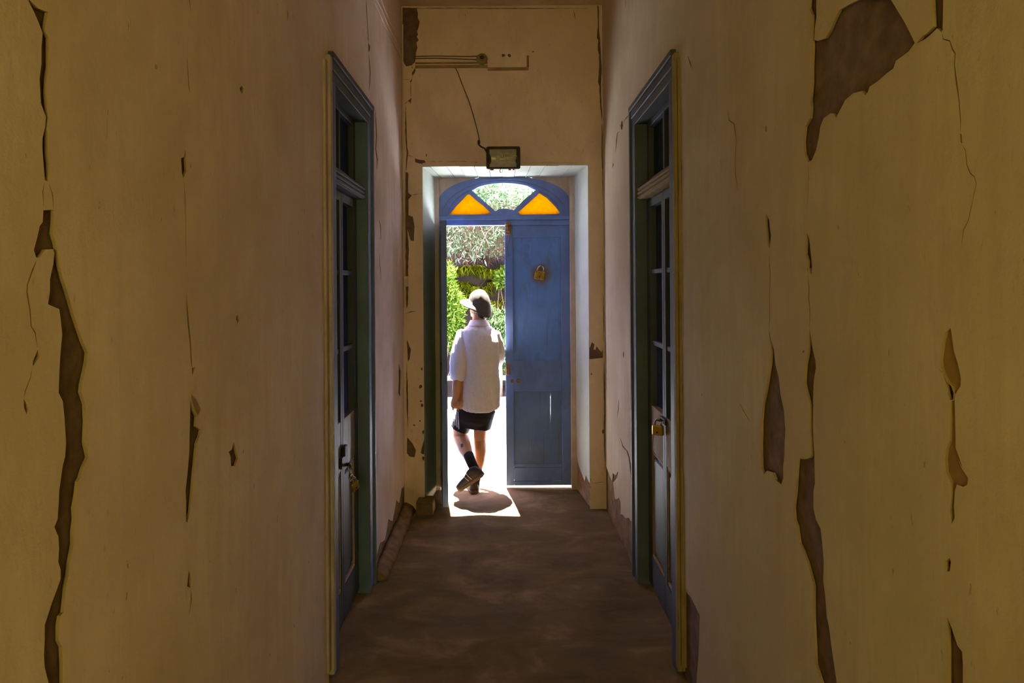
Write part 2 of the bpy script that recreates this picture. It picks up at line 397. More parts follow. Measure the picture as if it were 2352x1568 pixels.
# exposed earth at the foot of the left wall beside the entrance
L_base = [(YE + 0.02, -0.05), (YE + 0.02, 0.17), (5.02, 0.20), (4.9, 0.13), (4.78, 0.19), (4.6, 0.10), (4.45, 0.17), (4.3, 0.09), (4.12, 0.13), (3.93, 0.08), (3.93, -0.05)]
def to_left(u, v, d): return (-WX + d, u, v)
door_l = rect(LD['y0'] + 0.05, LD['y1'] - 0.03, -0.05, ZTOP - 0.04)
outer_l = rect(YB, YE + 0.03, -0.05, ZC + 0.05)
def clip_holes(hs, fn):
    res = []
    for h in hs: res.append(densify(fn(h), 0.03, 0.0022))
    return res
HL = clip_holes(L_holes, on_left) + [densify(L_base[:1] + L_base[1:], 0.04, 0.006)]
outer_ld = [(YB, -0.05), (LD['y0'] + 0.05, -0.05), (LD['y0'] + 0.05, ZTOP - 0.04), (LD['y1'] - 0.03, ZTOP - 0.04), (LD['y1'] - 0.03, -0.05), (YE + 0.03, -0.05), (YE + 0.03, ZC + 0.05), (YB, ZC + 0.05)]
wall_left = sheet('wall_left', to_left, outer_ld, HL, M['wall_l'])
tag(wall_left, 'cracked pink-ochre plaster wall with a tall jagged split', kind='structure')
sheet('mud_core', to_left, outer_ld, [], M['mud'], wall_left, depth=-0.010, rim=0, step=0.12, amp=0.004)

# ---------------- right wall
R_holes = [
    Z(1560, 0, 2.6125, [(800, -120), (828, -120), (828, 100), (818, 170), (815, 240), (835, 245), (880, 230), (905, 190), (930, 130), (965, 60), (1045, 15)]
      ) + Z(1952, 0, 2.6125, [(80, -10), (245, 0), (300, 90), (330, 140), (360, 200), (388, 258), (350, 310), (275, 365), (260, 410), (220, 440), (170, 485), (120, 520), (110, 550), (95, 570), (75, 545), (40, 555)]
      ) + Z(1560, 0, 2.6125, [(1045, 560), (1000, 600), (985, 630), (945, 705), (930, 680), (910, 680), (870, 710), (850, 760), (840, 830), (825, 900), (800, 960), (775, 975), (755, 920), (750, 850), (760, 760), (790, 710), (795, 640), (790, 600), (800, 500), (800, 400), (805, 300), (805, 200), (803, 90), (785, 50)]),
    Z(1952, 0, 2.6125, [(396, 262), (430, 220), (460, 200), (498, 160), (495, 100), (485, -120), (553, -120), (553, 180), (545, 192), (520, 170), (480, 210), (450, 235)]),
    Z(1952, 0, 2.6125, crack([(549, 196), (556, 235), (594, 245), (610, 295), (625, 320), (622, 390), (632, 480), (650, 600), (660, 720), (660, 795)], 8)),
    Z(1952, 0, 2.6125, [(656, 800), (668, 810), (671, 862), (660, 850)]),
    Z(1952, 0, 2.6125, crack([(668, 866), (690, 900), (700, 990), (720, 1040), (745, 1060), (755, 1100), (735, 1200), (710, 1320), (680, 1380), (665, 1500)], 5)),
    Z(1952, 500, 2.6125, [(532, 900), (560, 935), (585, 985), (610, 1010), (625, 1050), (622, 1090), (600, 1092), (585, 1050), (575, 980), (556, 925)]),
    Z(1560, 500, 2.6125, [(535, 670), (545, 720), (565, 790), (575, 880), (595, 960), (605, 1060), (625, 1150), (635, 1270), (630, 1380), (625, 1450)]
      ) + Z(1560, 1000, 2.76, [(670, 60), (668, 130), (658, 180), (658, 270), (645, 310), (610, 280), (595, 235), (555, 222), (535, 245), (520, 200), (518, 100)]
      ) + Z(1560, 500, 2.6125, [(490, 1350), (492, 1220), (500, 1120), (520, 1030), (535, 930), (545, 870), (550, 800), (540, 730)]),
    Z(1560, 500, 2.6125, [(780, 665), (788, 720), (795, 770), (815, 860), (818, 900), (805, 970), (800, 1080), (800, 1250), (808, 1400)]
      ) + Z(1560, 1000, 2.76, [(855, 100), (857, 180), (860, 300), (850, 360), (850, 460), (865, 530), (895, 590), (905, 680), (915, 800), (912, 920), (925, 1010), (935, 1150), (950, 1210), (960, 1300), (975, 1400), (990, 1500), (1000, 1568), (1015, 1900), (940, 1900), (905, 1568), (865, 1450), (858, 1300), (850, 1150), (850, 950), (835, 890), (810, 800), (780, 720), (760, 680), (745, 570), (730, 530), (725, 450), (738, 350), (745, 230), (752, 145), (800, 150), (830, 140), (838, 100)]
      ) + Z(1560, 500, 2.6125, [(792, 1430), (785, 1250), (780, 1120), (765, 1060), (748, 990), (755, 880), (770, 810), (775, 740)]),
    Z(1560, 0, 2.6125, [(519, 1283), (540, 1320), (545, 1380), (551, 1410), (540, 1495), (527, 1430), (520, 1350)]),
    Z(1560, 500, 2.6125, crack([(540, 195), (540, 280), (545, 330), (540, 450), (542, 600), (536, 660)], 4)),
    Z(1560, 500, 2.6125, [(765, 88), (778, 120), (786, 180), (796, 290), (792, 345), (776, 302), (766, 330), (772, 260), (757, 218)]),
    Z(1560, 500, 2.6125, crack([(770, 345), (778, 420), (776, 480), (783, 560), (781, 655)], 5)),
    Z(1560, 0, 2.6125, crack([(776, 980), (780, 1060), (772, 1200), (766, 1385)], 4)),
    Z(1560, 0, 2.6125, crack([(290, 660), (298, 720), (330, 745), (342, 850), (336, 930), (338, 1050), (352, 1140)], 5)),
    Z(1560, 0, 2.6125, blob(523, 770, 5, 18)), Z(1560, 0, 2.6125, crack([(52, 340), (64, 375), (74, 412)], 8)),
    Z(1560, 500, 2.6125, crack([(360, 1110), (385, 1160), (424, 1226)], 5)),
    Z(1560, 500, 2.6125, blob(743, 802, 5, 9)),
    Z(1952, 1000, 2.76, [(605, 800), (630, 775), (640, 800), (632, 860), (612, 860)]),
    Z(1952, 1000, 2.76, [(615, 1150), (640, 1210), (680, 1330), (710, 1370), (715, 1450), (715, 1568), (730, 1900), (630, 1900), (620, 1568), (620, 1350), (618, 1250)]),
    Z(1952, 500, 2.6125, blob(1040, 255, 6, 12)),
    Z(1340, 0, 3.92, [(350, 1083), (361, 1130), (348, 1172), (339, 1130)]), Z(1340, 0, 3.92, crack([(425, 1010), (385, 1065), (368, 1100)], 7)),
    Z(1340, 0, 3.92, crack([(335, 1180), (308, 1200), (300, 1270), (290, 1370)], 8)), Z(1340, 0, 3.92, crack([(262, 1460), (270, 1480), (260, 1510)], 9)),
    Z(1340, 0, 3.92, crack([(376, -40), (380, 20), (380, 75)], 5)), Z(1340, 0, 3.92, crack([(342, 720), (345, 800)], 6)), Z(1340, 0, 3.92, crack([(372, 530), (360, 610)], 5)),
    Z(1340, 700, 3.92, crack([(357, 415), (359, 450), (357, 480)], 8)), Z(1340, 700, 3.92, crack([(320, 855), (315, 930), (305, 1018)], 6)),
    Z(1290, 1000, 6.53, crack([(880, 40), (920, 160), (985, 230), (1020, 340), (1045, 560), (1062, 860), (1085, 1180)], 14)),
    Z(1440, 0, 2.6125, []),
]
R_holes = [h for h in R_holes if h]
R_shallow = [
    Z(1952, 500, 2.6125, [(605, 660), (612, 700), (625, 800), (650, 880), (667, 960), (665, 1010), (632, 1060), (630, 1100), (635, 1300), (635, 1380), (660, 1450), (676, 1500)]
      ) + Z(1952, 1000, 2.76, [(690, 160), (710, 210), (750, 270), (745, 310), (720, 325), (680, 310), (665, 350), (660, 440), (665, 520), (645, 560), (635, 480), (645, 380), (640, 300), (610, 230), (605, 150), (612, 90)]
      ) + Z(1952, 500, 2.6125, [(575, 1400), (600, 1340), (605, 1200), (605, 1100), (626, 1095), (628, 1050), (612, 1008), (588, 983), (562, 932), (548, 890), (545, 850), (560, 750), (575, 690)]),
]
L_shallow = [Z(380, 600, 2.6125, [(155, 795), (185, 830), (210, 880), (205, 905), (192, 925), (174, 888), (157, 826)])]
def on_right(poly):
    out = []
    for px, py in poly:
        p = at_x(px, py, WX); out.append((p.y, p.z))
    return out
R_base_px = Z(1290, 1000, 6.53, [(672, 470), (720, 600), (758, 685), (765, 560), (785, 580), (815, 590), (850, 540), (830, 640), (772, 700), (782, 800), (800, 960), (830, 960), (860, 930), (885, 1000), (885, 1180), (925, 1190), (965, 1240), (1010, 1230), (1040, 1290), (1080, 1220), (1118, 1240)])
rb = on_right(R_base_px); R_base = [(YE + 0.02, rb[0][1])] + rb + [(RD['y1'] - 0.02, rb[-1][1] - 0.02), (RD['y1'] - 0.02, -0.04), (YE + 0.02, -0.04)]
rj = on_right(Z(1560, 1000, 2.76, [(35, 980), (70, 1020), (95, 1070), (130, 1140), (125, 1300), (120, 1400), (108, 1568)]))
yl = rj[-1][0]
R_jamb = [(RD['y0'] + 0.055, rj[0][1])] + rj + [(yl, -0.04), (RD['y0'] + 0.055, -0.04)]
def to_right(u, v, d): return (WX - d, u, v)
outer_rd = [(YB, -0.05), (RD['y0'] + 0.05, -0.05), (RD['y0'] + 0.05, ZTOP - 0.04), (RD['y1'] - 0.03, ZTOP - 0.04), (RD['y1'] - 0.03, -0.05), (YE + 0.03, -0.05), (YE + 0.03, ZC + 0.05), (YB, ZC + 0.05)]
HR = clip_holes(R_holes, on_right) + [densify(R_base, 0.03, 0.003), densify(R_jamb, 0.04, 0.003)]
HRs = clip_holes(R_shallow, on_right); HLs = clip_holes(L_shallow, on_left)
wall_right = sheet('wall_right', to_right, outer_rd, HR + HRs, M['wall_r'])
tag(wall_right, 'ochre plaster wall with a large fallen patch of plaster', kind='structure')
sheet('mud_core', to_right, outer_rd, [], M['mud'], wall_right, depth=-0.010, rim=0, step=0.12, amp=0.004)
for h in HRs: sheet('undercoat', to_right, h, [], M['undercoat'], wall_right, depth=-0.005, rim=0, step=0.05, amp=0.004)
sheet('earth_foot', to_right, R_base, [], M['earth'], wall_right, depth=-0.008, rim=0, step=0.05, amp=0.01)
sheet('earth_foot', to_left, L_base, [], M['earth'], wall_left, depth=-0.006, rim=0, step=0.05, amp=0.01)
for h in HLs: sheet('undercoat', to_left, h, [], M['undercoat'], wall_left, depth=0.0015, rim=0, step=0.05, amp=0.004)

# thick masonry behind the plaster and dark rooms behind the side doors
for s, D, w in ((-1, LD, wall_left), (1, RD, wall_right)):
    b = MB()
    xi, xo = WX + 0.03, WX + 0.55
    def bx(y0, y1, z0, z1, xa=xi, xb=xo):
        b.box(min(s * xa, s * xb), max(s * xa, s * xb), y0, y1, z0, z1)
    bx(YB - 0.2, D['y0'] + 0.06, -0.1, ZC + 0.3); bx(D['y1'] - 0.04, YO, -0.1, ZC + 0.3); bx(D['y0'] + 0.06, D['y1'] - 0.04, ZTOP - 0.05, ZC + 0.3)
    bx(D['y0'] - 0.1, D['y1'] + 0.1, -0.1, ZTOP + 0.1, WX + 0.5, WX + 0.58)
    b.build('masonry', M['mud'], w)

# ---------------- end wall with the entrance opening
OXL, OXR, OZT = -0.610, 0.643, 2.59          # opening in the inner face
BXL, BXR, BZT = -0.560, 0.585, 2.575         # opening at the door frame
def on_end(poly):
    out = []
    for px, py in poly:
        p = at_y(px, py, YE); out.append((p.x, p.z))
    return out
E_holes = [
    Z(840, 0, 6.53, [(552, 112), (765, 125), (785, 210), (780, 260), (810, 330), (790, 420), (770, 470), (785, 520), (765, 550), (795, 600), (760, 640), (775, 715), (755, 790), (750, 870), (740, 930), (690, 980), (610, 995), (580, 960), (560, 900), (545, 740), (545, 600)]),
    Z(840, 0, 6.53, crack([(690, 985), (695, 1010), (705, 1035)], 10)),
    Z(840, 0, 6.53, [(715, 1060), (745, 1010), (745, 1075), (715, 1120), (697, 1140), (692, 1090)]), Z(840, 0, 6.53, crack([(697, 1140), (694, 1180)], 10)),
    Z(840, 0, 6.53, [(695, 1180), (690, 1220), (672, 1242), (665, 1215)]), Z(840, 0, 6.53, crack([(680, 1245), (676, 1320), (675, 1400), (686, 1465)], 10)),
    Z(840, 0, 6.53, [(686, 1468), (676, 1552), (635, 1512)]), Z(840, 0, 6.53, crack([(632, 1515), (600, 1545), (580, 1570)], 9)), Z(840, 0, 6.53, crack([(560, 1195), (610, 1192), (668, 1192)], 6)),
    Z(896, 300, 3.92, crack([(142, -230), (142, 0), (150, 150), (157, 200), (150, 260), (143, 365)], 13)),
    Z(896, 300, 3.92, [(137, 372), (165, 380), (162, 480), (165, 560), (195, 585), (165, 620), (165, 760), (205, 775), (220, 860), (215, 990), (185, 990), (170, 940), (157, 890), (166, 1000), (168, 1100), (162, 1250), (165, 1308), (138, 1310), (138, 1000), (137, 700)]),
    Z(896, 300, 3.92, [(142, 1392), (165, 1400), (160, 1568), (150, 1600), (146, 1568)]),
    Z(890, 300, 3.92, [(247, 250), (290, 262), (330, 265), (345, 285), (310, 300), (250, 285)]), Z(890, 300, 3.92, blob(350, 222, 5, 14)),
    Z(894, 680, 3.136, [(128, 310), (145, 360), (157, 382), (148, 450), (134, 472), (131, 400)]),
    Z(890, 680, 3.136, blob(247, 525, 6, 13)), Z(890, 680, 3.136, blob(239, 650, 11, 15)), Z(890, 680, 3.136, blob(248, 785, 9, 14)), Z(890, 680, 3.136, blob(258, 980, 8, 14)),
    Z(890, 680, 3.136, blob(241, 755, 8, 6)), Z(890, 680, 3.136, blob(192, 928, 8, 6)), Z(890, 680, 3.136, blob(234, 898, 6, 6)),
    Z(893, 680, 3.136, crack([(128, 480), (132, 620), (134, 800), (138, 960)], 9)),
    Z(890, 680, 3.136, [(142, 1015), (180, 1060), (205, 1110), (195, 1160), (160, 1155), (140, 1130)]), Z(890, 680, 3.136, [(264, 1033), (270, 1090), (262, 1140), (240, 1130), (246, 1095)]), Z(890, 680, 3.136, blob(258, 1168, 9, 14)),
    Z(1340, 700, 3.92, [(75, 335), (100, 355), (92, 400), (108, 405), (118, 372), (140, 400), (162, 425), (176, 400), (176, 475), (140, 480), (44, 488), (44, 380), (60, 385)]),
    Z(1340, 0, 3.92, [(125, 40), (138, 60), (141, 250), (152, 380), (158, 500), (166, 590), (166, 660), (158, 760), (158, 860), (168, 1000), (168, 1100), (150, 950), (145, 780), (132, 740), (142, 600), (140, 490), (130, 450), (134, 360), (120, 340), (130, 240)]),
    Z(1340, 0, 3.92, crack([(166, 1110), (170, 1200), (168, 1400), (172, 1560), (176, 1800)], 9)), Z(1340, 700, 3.92, crack([(178, -100), (182, 150), (182, 330)], 7)),
    Z(1340, 700, 3.92, crack([(184, 500), (188, 700), (192, 900), (188, 1120), (192, 1300), (196, 1500)], 9)), Z(1340, 700, 3.92, blob(178, 1140, 9, 22)),
    Z(1340, 700, 3.92, blob(72, 622, 8, 8)), Z(1290, 1000, 6.53, crack([(372, 605), (420, 625), (465, 715)], 14)), Z(1290, 1000, 6.53, crack([(465, 718), (560, 705), (640, 690)], 6)),
    blob(1156, 127, 4, 4), blob(1170, 127, 4, 4),
    Z(880, 0, 3.92, crack([(185, 75), (400, 74), (640, 72), (1000, 76), (1400, 74), (1900, 74)], 5)), Z(880, 0, 3.92, crack([(1712, 80), (1722, 130), (1732, 180)], 6)),
    Z(880, 0, 3.92, blob(1352, 464, 12, 6)), Z(880, 0, 3.92, blob(840, 1462, 9, 4)), Z(880, 0, 3.92, blob(1440, 1468, 6, 5)),
    Z(880, 0, 3.92, crack([(420, 1455), (640, 1452), (930, 1462)], 4)), Z(880, 0, 3.92, crack([(1250, 1466), (1500, 1462), (1840, 1470)], 4)),
    Z(890, 300, 3.92, crack([(160, 222), (200, 225), (240, 240)], 5)), Z(890, 300, 3.92, crack([(190, 580), (250, 575), (310, 560)], 5)), Z(890, 680, 3.136, crack([(132, 125), (170, 112), (205, 110)], 6)),
]
def to_end(u, v, d): return (u, YE - d, v)
outer_e = [(-WX - 0.02, -0.05), (OXL, -0.05), (OXL, OZT), (OXR, OZT), (OXR, -0.05), (WX + 0.02, -0.05), (WX + 0.02, ZC + 0.05), (-WX - 0.02, ZC + 0.05)]
HE = [densify(on_end(h), 0.025, 0.0015) for h in E_holes]
wall_end = sheet('wall_end', to_end, outer_e, HE, M['wall_e'], step=0.06, amp=0.004)
tag(wall_end, 'end wall of flaking ochre plaster around the arched entrance', kind='structure')
outer_e2 = [(-WX - 0.02, -0.05), (OXL - 0.004, -0.05), (OXL - 0.004, OZT + 0.004), (OXR + 0.004, OZT + 0.004), (OXR + 0.004, -0.05), (WX + 0.02, -0.05), (WX + 0.02, ZC + 0.05), (-WX - 0.02, ZC + 0.05)]
sheet('mud_core', to_end, outer_e2, [], M['mud'], wall_end, depth=-0.010, rim=0, step=0.12, amp=0.003)
# reveals
def to_rev_l(u, v, d): return (OXL + (BXL - OXL) * u / 0.5 + d, YE + u, v)
def to_rev_r(u, v, d): return (OXR + (BXR - OXR) * u / 0.5 - d, YE + u, v)
nR = Vector((0.5, -(BXR - OXR), 0)); 
def on_revr(poly):
    out = []
    for px, py in poly:
        p = on_plane(px, py, (OXR, YE, 0), nR); out.append((p.y - YE, p.z))
    return out
rr = on_revr(Z(1290, 1000, 6.53, [(362, 600), (352, 690), (330, 640), (300, 560), (262, 470), (240, 380), (222, 240), (208, 110)]))
rr = [(max(0.0, min(0.5, u)), v) for u, v in rr]
R_rev = rr + [(0.498, rr[-1][1]), (0.498, -0.03), (0.004, -0.03), (0.004, rr[0][1] - 0.02)]
rev_l = sheet('reveal', to_rev_l, rect(0, 0.5, -0.04, OZT), [], M['reveal'], wall_end, step=0.05, amp=0.003)
rev_r = sheet('reveal', to_rev_r, rect(0, 0.5, -0.04, OZT), [densify(R_rev, 0.03, 0.004)], M['reveal'], wall_end, step=0.05, amp=0.004)
sheet('earth_foot', to_rev_r, R_rev, [], M['earth'], wall_end, depth=-0.008, rim=0, step=0.04, amp=0.008)
# boards of the soffit over the entrance
edges_px = [975, 992, 1029, 1059, 1093, 1126, 1158, 1189, 1222, 1255, 1286, 1316, 1352]
ex = [OXL + (e - 975) / (1352 - 975) * (OXR - OXL) for e in edges_px]
for i in range(len(ex) - 1):
    a, b_ = ex[i], ex[i + 1]; g = 0.0018; dz = random.uniform(-0.002, 0.002)
    k = (BXR - BXL) / (OXR - OXL)
    fa = BXL + (a - OXL) * k; fb = BXL + (b_ - OXL) * k
    mb = MB(); za, zb = OZT - 0.004 + dz, BZT + dz
    mb.rings([[(a + g, YE + 0.004, za), (b_ - g, YE + 0.004, za), (b_ - g, YE + 0.004, za + 0.03), (a + g, YE + 0.004, za + 0.03)],
              [(fa + g, YE + 0.5, zb), (fb - g, YE + 0.5, zb), (fb - g, YE + 0.5, zb + 0.03), (fa + g, YE + 0.5, zb + 0.03)]])
    mb.build('soffit_board', M['reveal'], wall_end)
# masonry of the end wall: two piers, the lintel and the outside
b = MB()
b.box(-3.5, OXL - 0.012, YE + 0.03, YO, -0.1, 5.2); b.box(OXR + 0.012, 3.5, YE + 0.03, YO, -0.1, 5.2); b.box(OXL - 0.012, OXR + 0.012, YE + 0.03, 5.70, OZT + 0.03, 5.2); b.box(OXL - 0.012, OXR + 0.012, 5.70, YO, 2.66, 5.2)
b.box(BXL - 0.06, OXL + 0.06, 5.70, YO, -0.1, 2.66); b.box(BXR, OXR, 5.70, YO, -0.1, 2.66)
b.build('masonry', M['facade'], wall_end)

# ---------------- floor, ceiling, back wall
def grid_mesh(name, x0, x1, y0, y1, nx, ny, zf):
    V = [(x0 + (x1 - x0) * i / nx, y0 + (y1 - y0) * j / ny, zf(x0 + (x1 - x0) * i / nx, y0 + (y1 - y0) * j / ny)) for j in range(ny + 1) for i in range(nx + 1)]
    Fc = [(j * (nx + 1) + i, j * (nx + 1) + i + 1, (j + 1) * (nx + 1) + i + 1, (j + 1) * (nx + 1) + i) for j in range(ny) for i in range(nx)]
    me = bpy.data.meshes.new(name); me.from_pydata(V, [], Fc)
    for p in me.polygons: p.use_smooth = True
    return me
def floor_z(x, y):
    f = 1.0 if y < 5.1 else max(0.25, 1 - (y - 5.1) * 1.5)
    v = Vector((x * 2.6, y * 3.4, 1.7)); w = Vector((x * 8, y * 11, 5.0))
    return -0.010 * f + f * (0.012 * noise.noise(v) + 0.005 * noise.noise(w))
fl = mkobj('floor', grid_mesh('floor', -1.0, 1.0, YB, YO, 60, 260, floor_z), M['floor'])
tag(fl, 'worn dark earthen floor of the corridor', kind='structure')
b = MB().box(-1.4, 1.4, YB - 0.2, YE + 0.2, ZC, ZC + 0.2); ce = b.build('ceiling', M['ceiling']); tag(ce, 'dim ochre ceiling of the corridor', kind='structure')
b = MB(); b.box(-1.4, -0.58, YB - 0.2, YB, -0.1, ZC + 0.2); b.box(0.58, 1.4, YB - 0.2, YB, -0.1, ZC + 0.2); b.box(-0.58, 0.58, YB - 0.2, YB, 2.15, ZC + 0.2); b.box(-0.58, 0.58, YB - 0.2, YB, -0.1, 1.08)
b.box(-0.9, 0.9, YB - 0.75, YB - 0.65, 0.7, 2.6); b.box(-0.9, -0.62, YB - 0.65, YB - 0.2, 0.7, 2.6); b.box(0.62, 0.9, YB - 0.65, YB - 0.2, 0.7, 2.6); b.box(-0.62, 0.62, YB - 0.65, YB - 0.2, 0.7, 1.0); b.box(-0.62, 0.62, YB - 0.65, YB - 0.2, 2.25, 2.6)  # closed box added around the fill lamp, keeps the blue sky out
bw = b.build('wall_back', M['wall_r']); tag(bw, 'back end wall of the corridor with an added closed recess for the fill lamp', kind='structure')

# earthen ledge along the foot of the left wall
V = []; n = 26; prof = [(0.0, -0.02), (0.0, 0.050), (0.02, 0.044), (0.06, 0.020), (0.085, -0.02)]
rings = []
for i in range(n + 1):
    y = 3.93 + (YE - 0.005 - 3.93) * i / n
    rings.append([(-WX + 0.002 + px_ * (1 + 0.25 * noise.noise(Vector((y * 6, 0, k)))), y, pz_ + 0.01 * noise.noise(Vector((y * 7, 4, k)))) for k, (px_, pz_) in enumerate(prof)])
bl = MB().rings(rings).build('baseboard_left', M['earth'], smooth=True); tag(bl, 'crumbling earthen ledge along the foot of the left wall', kind='structure')

# rough stone at the foot of the left jamb
b = MB().box(-0.66, -0.535, YE - 0.115, YE + 0.03, -0.02, 0.085, 0.006)
bmesh.ops.subdivide_edges(b.bm, edges=b.bm.edges[:], cuts=3, use_grid_fill=True)
for v in b.bm.verts: v.co += 0.006 * noise.noise_vector(v.co * 14)
so = b.build('doorstep_stone', M['stone'], smooth=False); tag(so, 'rough low stone block at the foot of the doorway jamb', 'stone')

# ------------------------------------------------------------------ side doors
def side_door(name, D, label, paint, arch, worn):
    s = D['s']; root = empty(name, (s * WX, (D['yi0'] + D['yi1']) / 2, 0)); tag(root, label, kind='structure')
    oy = (D['yi0'] + D['yi1']) / 2
    def bx(mb, y0, y1, w0, w1, z0, z1, bev=0.0):
        xa, xb = s * w0, s * w1
        mb.box(min(xa, xb), max(xa, xb), y0 - oy, y1 - oy, z0, z1, bev)
    # near and far architraves: a stepped moulding each
    mb = MB(); bx(mb, D['ya'], D['yi0'], -0.016, 0.20, -0.01, ZIN, 0.003); mb.build('architrave', arch, root)
    mb = MB(); bx(mb, D['y0'] + 0.012, D['ya'] - 0.048, -0.010, 0.03, 0.05, ZTOP - 0.06, 0.003); bx(mb, D['ya'] - 0.045, D['ya'] - 0.002, -0.020, 0.03, 0.02, ZTOP - 0.03, 0.004)
    mb.build('worn_edge_strip', worn, root)
    mb = MB(); bx(mb, D['yi1'], D['yi1'] + 0.055, -0.014, 0.20, -0.01, ZIN, 0.003); bx(mb, D['yi1'] + 0.058, D['y1'] - 0.035, -0.010, 0.03, -0.01, ZIN + 0.05, 0.004); bx(mb, D['y1'] - 0.032, D['y1'], -0.022, 0.03, -0.01, ZTOP, 0.004)
    mb.build('architrave', arch, root)
    mb = MB(); bx(mb, D['ya'] + 0.004, D['y1'], -0.024, 0.03, ZTOP - 0.03, ZTOP, 0.004); bx(mb, D['ya'], D['y1'] - 0.034, -0.016, 0.03, ZTOP - 0.075, ZTOP - 0.033, 0.004)
    bx(mb, D['ya'], D['yi1'] + 0.056, -0.012, 0.2, ZIN, ZTOP - 0.078, 0.003)
    mb.build('head_moulding', paint, root)
    # transom bar with beads
    mb = MB(); bx(mb, D['yi0'], D['yi1'], 0.006, 0.10, 2.165, 2.235, 0.004)
    for k in range(3): mb.cyl((s * 0.006, D['yi0'] - oy, 2.178 + 0.022 * k), (s * 0.006, D['yi1'] - oy, 2.178 + 0.022 * k), 0.009, n=8)
    mb.build('transom_bar', worn if s > 0 else paint, root)
    # overlight
    mb = MB()
    for a, c, z0, z1 in ((D['yi0'], D['yi1'], 2.235, 2.275), (D['yi0'], D['yi1'], 2.565, ZIN), (D['yi0'], D['yi0'] + 0.05, 2.275, 2.565), (D['yi1'] - 0.05, D['yi1'], 2.275, 2.565), (oy - 0.015, oy + 0.015, 2.275, 2.565)):
        bx(mb, a, c, 0.055, 0.095, z0, z1, 0.002)
    ol = mb.build('overlight_frame', paint, root)
    for a, c in ((D['yi0'] + 0.05, oy - 0.015), (oy + 0.015, D['yi1'] - 0.05)):
        mb = MB(); bx(mb, a - 0.004, c + 0.004, 0.082, 0.086, 2.271, 2.569); mb.build('pane', M['dark_glass'], ol)
    # two narrow leaves
    for a, c in ((D['yi0'] + 0.003, oy - 0.0015), (oy + 0.0015, D['yi1'] - 0.003)):
        st = 0.055 if a < oy - 0.1 else 0.055
        la, lc = (a + st, c - 0.036) if c < oy + 0.01 else (a + 0.036, c - 0.085)
        mb = MB(); bx(mb, a, la, 0.05, 0.09, 0.015, 2.16, 0.002); bx(mb, lc, c, 0.05, 0.09, 0.015, 2.16, 0.002)
        bx(mb, la, lc, 0.05, 0.09, 2.115, 2.16); bx(mb, la, lc, 0.05, 0.09, 0.015, 0.18)
        leaf = mb.build('leaf', paint, root)
        mb = MB(); bx(mb, la, lc, 0.051, 0.09, 0.775, 1.02, 0.002); mb.build('lock_rail', worn if s > 0 else M['side_worn'], leaf)
        for z in (1.367, 1.76):
            mb = MB(); bx(mb, la, lc, 0.056, 0.088, z - 0.012, z + 0.012, 0.003); mb.build('glazing_bar', paint, leaf)
        for z0, z1 in ((1.02, 1.355), (1.379, 1.748), (1.772, 2.115)):
            mb = MB(); bx(mb, la - 0.004, lc + 0.004, 0.0835, 0.0865, z0 - 0.003, z1 + 0.003); mb.build('pane', M['dark_glass'], leaf)
        mb = MB(); bx(mb, la, lc, 0.068, 0.085, 0.175, 0.78); bx(mb, la + 0.03, lc - 0.03, 0.058, 0.07, 0.22, 0.735, 0.006); mb.build('lower_panel', paint, leaf)
        mb = MB()
        for y0, y1, z0, z1 in ((la, lc, 0.755, 0.775), (la, lc, 0.18, 0.20), (la, la + 0.016, 0.20, 0.755), (lc - 0.016, lc, 0.20, 0.755)): bx(mb, y0, y1, 0.053, 0.07, z0, z1, 0.004)
        mb.build('panel_moulding', worn, leaf)
    return root, oy
door_1, oyl = side_door('door_1', LD, 'grey-blue panelled double door with glazed upper lights in the left wall', M['side_paint'], M['side_arch'], M['pale_wood'])
door_2, oyr = side_door('door_2', RD, 'dark grey-green panelled double door with glazed lights in the right wall', M['side_paint'], M['side_arch_dark'], M['ochre_wood'])

def padlock(name, loc, size, body_mat, sh_mat, label, rot=(0, 0, 0), thick=0.4, group=None):
    """hangs with the shackle's crown at loc; width axis X, thickness Y"""
    root = empty(name, loc); root.rotation_euler = rot; w = size / 2
    mb = MB().box(-w, w, -w * thick, w * thick, -size * 1.38, -size * 0.52, size * 0.07); mb.build('lock_body', body_mat, root)
    pts = [(-w * 0.58, 0, -size * 0.6)] + [(-w * 0.58 * math.cos(t), 0, -size * 0.28 + w * 0.58 * math.sin(t)) for t in [math.pi * k / 10 for k in range(11)]] + [(w * 0.58, 0, -size * 0.6)]
    MB().tube(pts, size * 0.075, 10).build('shackle', sh_mat, root, smooth=True)
    MB().cyl((0, -w * thick - size * 0.01, -size * 1.1), (0, -w * thick + 0.002, -size * 1.1), size * 0.08, n=12).build('keyhole', M['dark_iron'], root)
    tag(root, label, 'padlock', group); return root
# hasp and padlock on the right-hand side door
mb = MB(); mb.box(-0.062 + 0.05, -0.044 + 0.05, 0.0 - 0.05, 0.05, 0.975, 1.015, 0.002)
mb = MB(); mb.box(0.038, 0.05, -0.055, 0.055, 0.985, 1.012, 0.002); mb.tube([(0.04, -0.016, 1.0), (0.018, -0.014, 1.0), (0.012, 0.0, 1.0), (0.018, 0.014, 1.0), (0.04, 0.016, 1.0)], 0.004, 8)
mb.build('hasp', M['dark_iron'], door_2)
padlock('padlock', (WX + 0.017, oyr, 1.004), 0.058, M['brass'], M['steel'], 'brass padlock with a steel shackle hanging from the right-hand side door', (0, 0, math.radians(-38)))
